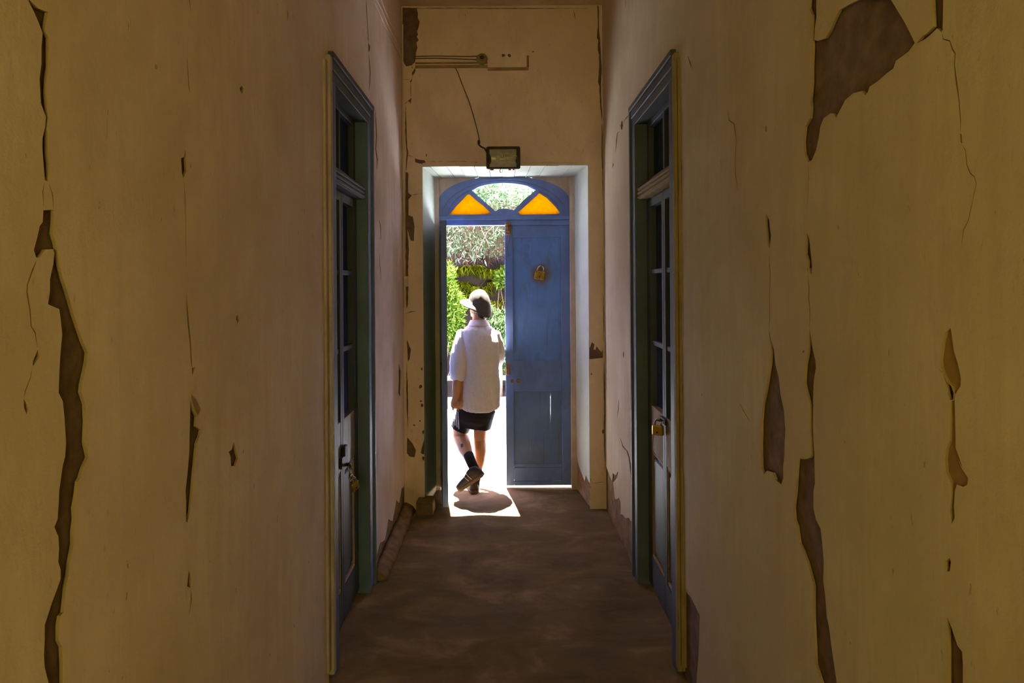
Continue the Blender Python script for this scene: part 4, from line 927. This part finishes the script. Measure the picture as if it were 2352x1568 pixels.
# strap-leaved plants in the shade of the bank
def strap(x, y, z, n, Lm, label):
    root = empty('strap_leaf_plant', (x, y, z)); mb = MB()
    for k in range(n):
        a = rng.uniform(math.pi, 2 * math.pi); h = Lm * rng.uniform(0.6, 1.1); dr = Vector((math.cos(a), math.sin(a) * 0.7, 0)); s = Vector((-dr.y, dr.x, 0)).normalized()
        w = 0.013 * rng.uniform(0.7, 1.2); Vp = []
        for j in range(5):
            t = j / 4; p = dr * (h * 0.75 * t) + Vector((rng.uniform(-0.1, 0.1), 0, h * (1.0 * t - 1.15 * t * t) + 0.25)); ww = w * (1 - t) ** 0.6 + 0.001
            Vp.append((mb.bm.verts.new(p - s * ww), mb.bm.verts.new(p + s * ww)))
        for (p0, p1), (q0, q1) in zip(Vp, Vp[1:]): mb.bm.faces.new([p0, p1, q1, q0])
    o = mb.build('strap_leaves', M['leaf_strap'], root); tag(o, kind='stuff'); tag(root, label, 'plant', 'strap-leaved plants on the shaded bank'); return root
def bank_y(x, z):
    y = 11.3
    while bank_z(x, y) < z and y < 12.4: y += 0.01
    return y
for k in range(12):
    x = -0.95 + 0.37 * (k % 4) + 0.16 * (k // 4 % 2); zb = (1.84, 1.58, 1.32)[k // 4] + 0.06 * math.sin(k * 2.3); y = bank_y(x, zb)
    strap(x, y, bank_z(x, y) - 0.24, 120, 0.48, 'yellow-green strap-leaved plant drooping in the shade of the bank')
ag = empty('spiky_plant', (-0.06, 9.70, 0.7))
for k in range(11):
    a = 2 * math.pi * k / 11; t = Vector((0.30 * math.cos(a), 0.16 * math.sin(a), 0.30 + 0.10 * math.sin(a * 3)))
    s = Vector((-t.y, t.x, 0)).normalized() * 0.018
    mb = MB(); mb.rings([[Vector((0, 0, 0)) - s, Vector((0, -0.008, 0)), s, Vector((0, 0.008, 0))], [t * 0.5 - s * 1.1 + Vector((0, 0, 0.05)), t * 0.5 + Vector((0, -0.008, 0.04)), t * 0.5 + s * 1.1 + Vector((0, 0, 0.05)), t * 0.5 + Vector((0, 0.008, 0.05))], [t - s * 0.05, t + Vector((0, -0.001, 0)), t + s * 0.05, t + Vector((0, 0.001, 0))]])
    mb.build('spike_leaf', M['leaf_mid'], ag)
MB().tube([(0, 0, -0.68), (0.01, 0, -0.3), (0, 0, 0.01)], [0.03, 0.028, 0.022], 8).build('stem', M['twig'], ag)
tag(ag, 'spiky rosette plant on a short stem among the bushes', 'plant')

# ------------------------------------------------------------------ the person in the doorway
YP = 5.53
M['skin'] = m_simple('skin', (0.60, 0.275, 0.115), 0.55, 0, 0.08, 14, 0.1, 0.35)
M['shirt'] = m_simple('shirt_cotton', (0.88, 0.75, 0.67), 0.9, 0, 0.05, 60, 0.15, 0.1)
M['shorts'] = m_simple('black_shorts', (0.020, 0.016, 0.015), 0.85, 0, 0.2, 40, 0.1, 0.2)
M['stripe'] = m_simple('white_stripe', (0.75, 0.68, 0.64), 0.8, 0, 0.03, 40, 0.0, 0.2)
M['hat'] = m_simple('hat_cloth', (0.125, 0.098, 0.072), 0.9, 0, 0.2, 30, 0.3, 0.1)
M['hair'] = m_simple('dark_hair', (0.025, 0.018, 0.013), 0.6, 0, 0.3, 60, 0.4, 0.3)
M['sock'] = m_simple('dark_sock', (0.030, 0.022, 0.018), 0.95, 0, 0.2, 60, 0.2, 0.1)
M['shoe'] = m_simple('dark_shoe', (0.055, 0.038, 0.028), 0.7, 0, 0.2, 40, 0.2, 0.3)
M['sole'] = m_simple('shoe_sole', (0.14, 0.095, 0.06), 0.8, 0, 0.2, 60, 0.3, 0.2)
M['eye_white'] = m_simple('eye_white', (0.8, 0.78, 0.75), 0.3, 0, 0.02, 10, 0)
M['tattoo'] = m_simple('tattoo_ink', (0.06, 0.05, 0.045), 0.6, 0, 0.1, 20, 0)

foot = at_y(1090, 1132, YP); PR = Vector((foot.x, YP, 0.0))
person = empty('person', PR)
def H(px, py, dy=0.0):      # the body leans forward over the standing foot
    return at_y(px, py, YP + dy + 0.085 * min(1.0, max(0.0, (1132 - py) / 130.0))) - PR
def ring_at(c, t, hint, ra, rb, n=22):
    t = t.normalized(); s = (hint - t * hint.dot(t)).normalized(); u = t.cross(s)
    return [c + s * (ra * math.cos(2 * math.pi * k / n)) + u * (rb * math.sin(2 * math.pi * k / n)) for k in range(n)]
def limb(mb, pts, rad, hint=(1, 0, 0), n=22, round_ends=True, hollow=None):
    pts = [Vector(p) for p in pts]; hint = Vector(hint); R = []
    rad = [(r, r) if not isinstance(r, tuple) else r for r in rad]; m = len(pts)
    tan = [(pts[min(i + 1, m - 1)] - pts[max(i - 1, 0)]).normalized() for i in range(m)]
    if round_ends:
        for f in (0.25, 0.7): R.append(ring_at(pts[0] - tan[0] * (rad[0][0] * 0.6 * (1 - f)), tan[0], hint, rad[0][0] * (0.35 + 0.6 * f), rad[0][1] * (0.35 + 0.6 * f), n))
    for i in range(m): R.append(ring_at(pts[i], tan[i], hint, rad[i][0], rad[i][1], n))
    if hollow:          # open hem: turn the surface inward
        R.append(ring_at(pts[-1] + tan[-1] * 0.002, tan[-1], hint, rad[-1][0] - hollow, rad[-1][1] - hollow, n))
        R.append(ring_at(pts[-1] - tan[-1] * 0.04, tan[-1], hint, rad[-1][0] - hollow, rad[-1][1] - hollow, n))
    elif round_ends:
        for f in (0.7, 0.25): R.append(ring_at(pts[-1] + tan[-1] * (rad[-1][0] * 0.6 * (1 - f)), tan[-1], hint, rad[-1][0] * (0.35 + 0.6 * f), rad[-1][1] * (0.35 + 0.6 * f), n))
    mb.rings(R)
def ball(mb, c, r, rot=None, n=18):
    c = Vector(c); R = []
    for j in range(1, 10):
        a = math.pi * j / 10; ring = []
        for k in range(n):
            p = Vector((r[0] * math.sin(a) * math.cos(2 * math.pi * k / n), r[1] * math.sin(a) * math.sin(2 * math.pi * k / n), -r[2] * math.cos(a)))
            ring.append(c + (rot @ p if rot else p))
        R.append(ring)
    mb.rings(R)
def fuse(mb, name, voxel, mat, parent, smooth_it=6, fold=None):
    me = mb.mesh(name + '_src'); tmp = bpy.data.objects.new(name + '_src', me); COL.objects.link(tmp)
    rm = tmp.modifiers.new('r', 'REMESH'); rm.mode = 'VOXEL'; rm.voxel_size = voxel
    sm = tmp.modifiers.new('s', 'SMOOTH'); sm.iterations = smooth_it; sm.factor = 0.5
    dg = bpy.context.evaluated_depsgraph_get(); out = bpy.data.meshes.new_from_object(tmp.evaluated_get(dg))
    bpy.data.objects.remove(tmp, do_unlink=True); bpy.data.meshes.remove(me)
    out.name = name; out.materials.clear()
    if fold:
        nrm = [v.normal.copy() for v in out.vertices]
        for v, q in zip(out.vertices, nrm): v.co += q * fold(v.co)
    for p in out.polygons: p.use_smooth = True
    return mkobj(name, out, mat, parent)

# ---- body: one continuous surface
B = MB()
# standing leg (person's right) and the lifted one
RL = [H(1108, 935, 0.0), H(1104, 985, 0.02), H(1103, 1012, 0.025), H(1103.5, 1035, 0.005), H(1102, 1058, -0.01), H(1098, 1082, 0.005), H(1093, 1104, 0.022), H(1090, 1122, 0.038)]
limb(B, RL, [(0.078, 0.085), (0.060, 0.068), (0.053, 0.058), (0.053, 0.06), (0.042, 0.046), (0.031, 0.036), (0.027, 0.033), (0.028, 0.036)])
LL = [H(1070, 935, 0.02), H(1058, 980, 0.07), H(1058, 1002, 0.075), H(1062, 1014, 0.03), H(1068, 1030, -0.06), H(1076, 1048, -0.15), H(1083, 1064, -0.21), H(1090, 1078, -0.24)]
limb(B, LL, [(0.066, 0.080), (0.068, 0.072), (0.067, 0.066), (0.065, 0.064), (0.056, 0.058), (0.041, 0.044), (0.030, 0.034), (0.028, 0.032)])
# pelvis, trunk, neck
limb(B, [H(1086, 952), H(1088, 920), H(1092, 880), H(1100, 830), H(1100, 785), H(1099, 762)], [(0.125, 0.10), (0.15, 0.105), (0.125, 0.09), (0.13, 0.095), (0.145, 0.095), (0.12, 0.075)])
limb(B, [H(1100, 768), H(1099, 742), H(1099, 722, 0.012)], [(0.07, 0.065), (0.052, 0.055), (0.048, 0.052)])
# arms
LA = [H(1064, 768, -0.01), H(1056, 805, -0.03), H(1053, 845, -0.04), H(1051, 868, -0.05), H(1049, 890, -0.065), H(1047, 908, -0.075), H(1046, 918, -0.078)]
limb(B, LA, [(0.050, 0.052), (0.045, 0.048), (0.041, 0.044), (0.041, 0.044), (0.038, 0.040), (0.030, 0.027), (0.027, 0.022)])
RA = [H(1134, 770, 0.0), H(1142, 800, 0.02), H(1143, 828, 0.05), H(1136, 838, 0.14), H(1122, 836, 0.24), H(1112, 832, 0.29)]
limb(B, RA, [(0.050, 0.052), (0.044, 0.046), (0.040, 0.042), (0.038, 0.038), (0.030, 0.028), (0.026, 0.022)])
# left hand closed loosely at the hip
HY = -0.08
limb(B, [H(1046, 914, HY), H(1045, 924, HY), H(1045, 934, HY)], [(0.026, 0.021), (0.036, 0.022), (0.033, 0.021)])
for k in range(4):
    y0_ = 925.5 + 4.1 * k; ln = (1.0, 1.1, 1.05, 0.85)[k]
    limb(B, [H(1043, y0_ - 1, HY + 0.012), H(1039.5, y0_ + 1.5, HY - 0.012), H(1041, y0_ + 3.5, HY - 0.030), H(1041 + 9 * ln, y0_ + 3.6, HY - 0.034), H(1041 + 16 * ln, y0_ + 2.5, HY - 0.026)], [0.0072, 0.0070, 0.0066, 0.0063, 0.0056], n=10)
limb(B, [H(1050, 919, HY - 0.012), H(1055, 925, HY - 0.028), H(1058, 930, HY - 0.032), H(1060, 935, HY - 0.028)], [0.012, 0.0105, 0.0095, 0.0075], n=10)
# right hand held before the body
rh = H(1104, 830, 0.32)
limb(B, [H(1114, 832, 0.28), rh, H(1094, 829, 0.35)], [(0.026, 0.018), (0.036, 0.02), (0.034, 0.018)], hint=(0, 0, 1))
for k in range(4):
    z_ = 0.027 - 0.018 * k; b0 = H(1096, 829, 0.345) + Vector((0, 0, z_))
    limb(B, [b0, b0 + Vector((-0.032, 0.008, 0)), b0 + Vector((-0.05, -0.012, -0.004)), b0 + Vector((-0.044, -0.034, -0.004))], [0.0092, 0.0088, 0.0082, 0.0072], n=10)
limb(B, [rh + Vector((0.005, -0.01, 0.03)), rh + Vector((-0.02, -0.02, 0.052)), rh + Vector((-0.045, -0.026, 0.052))], [0.0115, 0.010, 0.0078], n=10)
# feet (inside the shoes)
f0 = H(1090, 1122, 0.038); limb(B, [f0 + Vector((0, -0.03, -0.005)), f0 + Vector((-0.005, 0.05, -0.012)), f0 + Vector((-0.012, 0.14, -0.018))], [(0.03, 0.026), (0.034, 0.026), (0.032, 0.018)])
heel = H(1100, 1080, -0.235); toe = H(1060, 1110, -0.14)
limb(B, [heel, heel.lerp(toe, 0.5), heel.lerp(toe, 0.92)], [(0.027, 0.03), (0.03, 0.028), (0.028, 0.018)], hint=(0.4, -0.8, 0))
# head
HC = H(1101, 699, 0.01); HR_ = Matrix.Rotation(math.radians(52), 3, 'Z') @ Matrix.Rotation(math.radians(4), 3, 'X')
def hp(x, y, z): return HC + HR_ @ Vector((x, y, z))
ball(B, hp(0, 0, 0.0), (0.070, 0.088, 0.092), HR_); ball(B, hp(0, 0.030, -0.055), (0.052, 0.052, 0.055), HR_); ball(B, hp(0, 0.058, -0.088), (0.026, 0.024, 0.022), HR_)
limb(B, [hp(0, 0.080, 0.018), hp(0, 0.094, -0.012), hp(0, 0.100, -0.028)], [0.008, 0.010, 0.013], n=10)
ball(B, hp(0, 0.078, -0.056), (0.024, 0.012, 0.006), HR_, 12); ball(B, hp(0, 0.077, -0.066), (0.021, 0.012, 0.007), HR_, 12)
ball(B, hp(0, 0.074, 0.022), (0.046, 0.014, 0.010), HR_, 12)
for s in (-1, 1): ball(B, hp(s * 0.071, -0.008, -0.022), (0.010, 0.020, 0.030), HR_, 12)
body = fuse(B, 'body', 0.0036, M['skin'], person, 3)
for s in (-1, 1):
    e = MB(); ball(e, hp(s * 0.030, 0.074, 0.000), (0.012, 0.012, 0.012), None, 12); eb = e.build('eye', M['eye_white'], person, smooth=True)
    e = MB(); ball(e, hp(s * 0.030, 0.0835, 0.000), (0.005, 0.004, 0.005), HR_, 10); e.build('iris', M['hair'], eb, smooth=True)

# ---- hair at the nape
B = MB(); ball(B, hp(0, -0.014, -0.012), (0.072, 0.079, 0.083), HR_); ball(B, hp(0, -0.045, -0.072), (0.055, 0.040, 0.046), HR_); ball(B, hp(0.03, -0.035, -0.075), (0.035, 0.035, 0.04), HR_)
fuse(B, 'hair', 0.005, M['hair'], person, 3, lambda c: 0.0025 * noise.noise(Vector((c.x * 90, c.y * 90, c.z * 25))))
# ---- bucket hat
HT = HR_ @ Matrix.Rotation(math.radians(-4), 3, 'X'); n = 56; Rr = []
def hat_ring(fr):
    out = []
    for k in range(n):
        a = 2 * math.pi * k / n; r, z = fr(a); out.append(HC + HT @ Vector((r * math.sin(a) * 0.97, r * math.cos(a) * 1.06 - 0.006, z)))
    return out
def front(a): return (0.5 + 0.5 * math.cos(a)) ** 1.3
def dent(a, q): return 0.004 * noise.noise(Vector((math.cos(a) * 2.2, math.sin(a) * 2.2, q * 3)))
prof = [(0.010, 0.124), (0.036, 0.115), (0.056, 0.099), (0.070, 0.078), (0.080, 0.053), (0.087, 0.025), (0.090, 0.0)]
for i, (r, z) in enumerate(prof): Rr.append(hat_ring(lambda a, r=r, z=z, i=i: (r + dent(a, i), z + dent(a, i + 9) + 0.046 * math.cos(a) * (1 - z / 0.124))))
for t in (0.25, 0.5, 0.75, 1.0):
    Rr.append(hat_ring(lambda a, t=t: (0.091 + t * (0.002 + 0.078 * front(a)) + t * dent(a, 20 + t), -t * (0.056 - 0.046 * front(a)) + 0.046 * math.cos(a) + t * 0.006 * math.sin(3 * a + 1))))
outer_n = len(Rr)
for t in (1.0, 0.5, 0.05):
    Rr.append(hat_ring(lambda a, t=t: (0.0885 + t * (0.002 + 0.078 * front(a)) + t * dent(a, 20 + t), -0.003 - t * (0.056 - 0.046 * front(a)) + 0.046 * math.cos(a) + t * 0.006 * math.sin(3 * a + 1))))
for (r, z) in reversed(prof[1:]): Rr.append(hat_ring(lambda a, r=r, z=z: (r - 0.003, z - 0.003 + 0.046 * math.cos(a) * (1 - z / 0.124))))
hm = MB().rings(Rr).build('hat', M['hat'], person, smooth=True); tag(hm, 'brimmed cloth hat, pale where the sun strikes it')

# ---- shirt
B = MB(); TR = []
def trow(py, l, r, ry, dy=0.0, bulge=0.0, hem=0.0, inner=0.0):
    a = H(l, py, dy); b_ = H(r, py, dy); c = (a + b_) / 2; rx = (b_ - a).length / 2; out = []
    for k in range(40):
        t = 2 * math.pi * k / 40; cx, sx = math.cos(t), math.sin(t)
        q = Vector(((rx - inner) * math.copysign(abs(cx) ** 0.8, cx), (ry - inner) * math.copysign(abs(sx) ** 0.85, sx), 0))
        z = -hem * (1 - abs(cx) ** 2.2)
        out.append(c + q + Vector((0, 0, z)))
    return out
for row in ((744, 1081, 1118, 0.055, 0.008), (750, 1070, 1127, 0.084, 0.002), (757, 1062, 1138, 0.108, -0.002), (768, 1059, 1144, 0.124, -0.006), (785, 1062, 1147, 0.136, -0.010), (805, 1066, 1148, 0.132, -0.010), (830, 1068, 1146, 0.122, -0.005), (852, 1066, 1145, 0.118, 0.0), (875, 1061, 1148, 0.120, 0.0), (905, 1057, 1149, 0.126, 0.0)): TR.append(trow(*row))
TR.append(trow(933, 1056, 1148, 0.132, 0.0, 0, 0.034)); TR.append(trow(933, 1056, 1148, 0.132, 0.0, 0, 0.034, 0.013)); TR.append(trow(915, 1056, 1149, 0.132, 0.0, 0, 0.0, 0.014))
B.rings(TR)
def folds(c):
    v = 0.0060 * noise.noise(Vector((c.x * 20, c.y * 20, c.z * 4.5))) + 0.0036 * noise.noise(Vector((c.x * 42 + c.z * 7, c.y * 38, c.z * 5)))
    return v
shirt = fuse(B, 'shirt', 0.006, M['shirt'], person, 5, folds); tag(shirt, 'loose pale shirt with rolled sleeves')
B = MB()
limb(B, [H(1066, 764, -0.005), H(1061, 785, -0.02), H(1056, 812, -0.035), H(1053, 838, -0.042), H(1051, 858, -0.04), H(1051, 868, -0.036)], [(0.060, 0.066), (0.068, 0.070), (0.073, 0.070), (0.074, 0.066), (0.066, 0.062), (0.050, 0.052)], hollow=0.010)
fuse(B, 'sleeve', 0.006, M['shirt'], shirt, 4, folds)
B = MB()
limb(B, [H(1133, 766, 0.0), H(1139, 785, 0.01), H(1144, 806, 0.03), H(1143, 826, 0.07), H(1136, 836, 0.14), H(1128, 836, 0.20)], [(0.056, 0.064), (0.060, 0.066), (0.060, 0.066), (0.058, 0.064), (0.055, 0.056), (0.050, 0.050)], hollow=0.010)
fuse(B, 'sleeve', 0.006, M['shirt'], shirt, 4, folds)
# collar and rolled cuff
def loop(c, t, hint, ra, rb): return ring_at(Vector(c), Vector(t), Vector(hint), ra, rb, 28)
c0, c1 = H(1100, 747, 0.004), H(1099.5, 735, 0.006)
MB().rings([loop(c0, (0, 0, 1), (1, 0, 0), 0.092, 0.086), loop(c1, (0, 0.1, 1), (1, 0, 0), 0.070, 0.063), loop(c1, (0, 0.1, 1), (1, 0, 0), 0.064, 0.057), loop(c0, (0, 0, 1), (1, 0, 0), 0.072, 0.064)], False, False).build('collar', M['shirt'], shirt, smooth=True)
ax = (H(1051, 872, -0.036) - H(1053, 852, -0.042)); p0, p1 = H(1052, 856, -0.041), H(1051, 872, -0.036)
MB().rings([loop(p0, ax, (1, 0, 0.25), 0.060, 0.058), loop(p0.lerp(p1, 0.15), ax, (1, 0, 0.25), 0.066, 0.064), loop(p0.lerp(p1, 0.9), ax, (1, 0, 0.25), 0.060, 0.058), loop(p1, ax, (1, 0, 0.25), 0.055, 0.053), loop(p1, ax, (1, 0, 0.25), 0.047, 0.045), loop(p0, ax, (1, 0, 0.25), 0.05, 0.05)], False, False).build('rolled_cuff', M['shirt'], shirt, smooth=True)
# ---- shorts
B = MB()
limb(B, [H(1090, 915), H(1091, 938), H(1090, 955), H(1088, 966)], [(0.135, 0.105), (0.152, 0.108), (0.160, 0.110), (0.145, 0.10)])
SL = [H(1071, 950, 0.02), H(1066, 960, 0.035), H(1061, 973, 0.05), H(1056, 985, 0.055)]; SLr = [(0.080, 0.088), (0.084, 0.092), (0.082, 0.094), (0.080, 0.092)]
limb(B, SL, SLr, hint=(1, 0, -0.45), hollow=0.009)
SR = [H(1114, 940, 0.01), H(1110, 960, 0.018), H(1107, 983, 0.022)]; SRr = [(0.090, 0.108), (0.083, 0.098), (0.074, 0.088)]
limb(B, SR, SRr, hint=(1, 0, 0.03), hollow=0.009)
shorts = fuse(B, 'shorts', 0.006, M['shorts'], person, 3, lambda c: 0.0018 * noise.noise(Vector((c.x * 28, c.y * 28, c.z * 10)))); tag(shorts, 'black shorts with white side stripes')
# stripes: ribbons lying on the cloth, laid by casting onto the finished shorts
from mathutils.bvhtree import BVHTree
bv = BVHTree.FromPolygons([v.co.copy() for v in shorts.data.vertices], [list(p.vertices) for p in shorts.data.polygons])
def cast(px, py):
    d = ray(px, py).normalized(); h = bv.ray_cast(ORG - PR, d)
    return (h[0] + h[1] * 0.0022, h[1]) if h[0] is not None else None
def ribbon(name, pts, w, mat, parent):
    V, Fc = [], []; P = [c for c in (cast(*q) for q in pts) if c]
    if len(P) < 2: return
    for i, (p, nn) in enumerate(P):
        t = (P[min(i + 1, len(P) - 1)][0] - P[max(i - 1, 0)][0]).normalized(); s = t.cross(nn).normalized() * (w / 2)
        V += [tuple(p - s - nn * 0.003), tuple(p - s), tuple(p + s), tuple(p + s - nn * 0.003)]
    for i in range(len(P) - 1):
        a = 4 * i
        for k in range(3): Fc.append((a + k, a + k + 1, a + k + 5, a + k + 4))
    me = bpy.data.meshes.new(name); me.from_pydata(V, [], Fc); return mkobj(name, me, mat, parent)
for x0, x1, ya, yb in ((1044, 1045.5, 944, 977), (1047.5, 1050, 944, 981), (1052, 1054, 945, 985)):
    ribbon('side_stripe', [(x0 + (x1 - x0) * t, ya + (yb - ya) * t) for t in [k / 10 for k in range(11)]], 0.0075, M['stripe'], shorts)
ribbon('side_stripe', [(1133.5 - 5 * t, 958 + 18 * t) for t in [k / 8 for k in range(9)]], 0.009, M['stripe'], shorts)
for a, c in (((1039.5, 957), (1041, 962.5)), ((1042.5, 960), (1041.2, 963)), ((1038.5, 961), (1041, 963.2)), ((1038.5, 964), (1042.5, 966.5))):
    ribbon('emblem', [(a[0] + (c[0] - a[0]) * t, a[1] + (c[1] - a[1]) * t) for t in (0, 0.33, 0.66, 1)], 0.0035, M['stripe'], shorts)
# tattoo on the calf, a flat mark on the skin
bv = BVHTree.FromPolygons([v.co.copy() for v in body.data.vertices], [list(p.vertices) for p in body.data.polygons])
ribbon('tattoo', [(1060.5, 1019), (1061, 1023), (1062, 1027)], 0.020, M['tattoo'], body)

# ---- socks and shoes
def sock(pts, rad):
    mb = MB(); limb(mb, pts, rad, n=20, round_ends=False); mb.build('sock', M['sock'], person, smooth=True)
sock([H(1076.5, 1046, -0.147), H(1081, 1058, -0.19), H(1087, 1071, -0.23), H(1093, 1082, -0.245)], [(0.043, 0.047), (0.040, 0.043), (0.038, 0.042), (0.036, 0.04)])
sock([H(1096.5, 1088, 0.01), H(1093, 1104, 0.022), H(1090.5, 1120, 0.037)], [(0.036, 0.041), (0.034, 0.040), (0.036, 0.042)])
def shoe(heel, toe, up, parent):
    fwd = (toe - heel); L = fwd.length; fwd = fwd.normalized(); up = (up - fwd * up.dot(fwd)).normalized(); side = fwd.cross(up)
    def pt(x, y, z): return heel + fwd * y + side * x + up * z
    secs = [(-0.012, 0.024, 0.050), (0.01, 0.036, 0.078), (0.05, 0.038, 0.088), (0.09, 0.038, 0.078), (0.13, 0.043, 0.058), (0.18, 0.046, 0.046), (0.22, 0.042, 0.038), (0.248, 0.028, 0.028), (0.258, 0.012, 0.018)]
    k = (L + 0.02) / 0.258; R, S = [], []
    for y, w, h in secs:
        R.append([pt(w * math.copysign(abs(math.cos(t)) ** 0.7, math.cos(t)), y * k - 0.0, 0.006 + h * (max(0, math.sin(t)) ** 0.8)) for t in [math.pi * q / 14 for q in range(15)]])
        S.append([pt(w * 1.07, y * k, 0.008), pt(w * 1.10, y * k, -0.004), pt(w * 1.02, y * k, -0.016), pt(-w * 1.02, y * k, -0.016), pt(-w * 1.10, y * k, -0.004), pt(-w * 1.07, y * k, 0.008)])
    sh = MB().rings(R).build('shoe', M['shoe'], parent, smooth=True)
    MB().rings(S).build('sole', M['sole'], sh)
    for y in (0.075, 0.105):
        for q in (-1, 1): MB().tube([pt(q * 0.041, y * k, 0.020), pt(q * 0.036, (y + 0.012) * k, 0.055), pt(q * 0.022, (y + 0.02) * k, 0.076)], 0.0028, 6).build('shoe_stripe', M['stripe'], sh)
    return sh
h0 = H(1090, 1132, 0.0); h0 = Vector((h0.x, 0.0, 0.016)); shoe(h0, h0 + Vector((-0.045, 0.238, 0.0)), Vector((0, 0, 1)), person)
shoe(H(1106, 1089, -0.27), H(1057, 1121, -0.17), Vector((-0.30, -0.05, 0.62)) * 1.0, person)
tag(person, 'person in hat, pale shirt and black shorts stepping out through the open leaf', 'person')
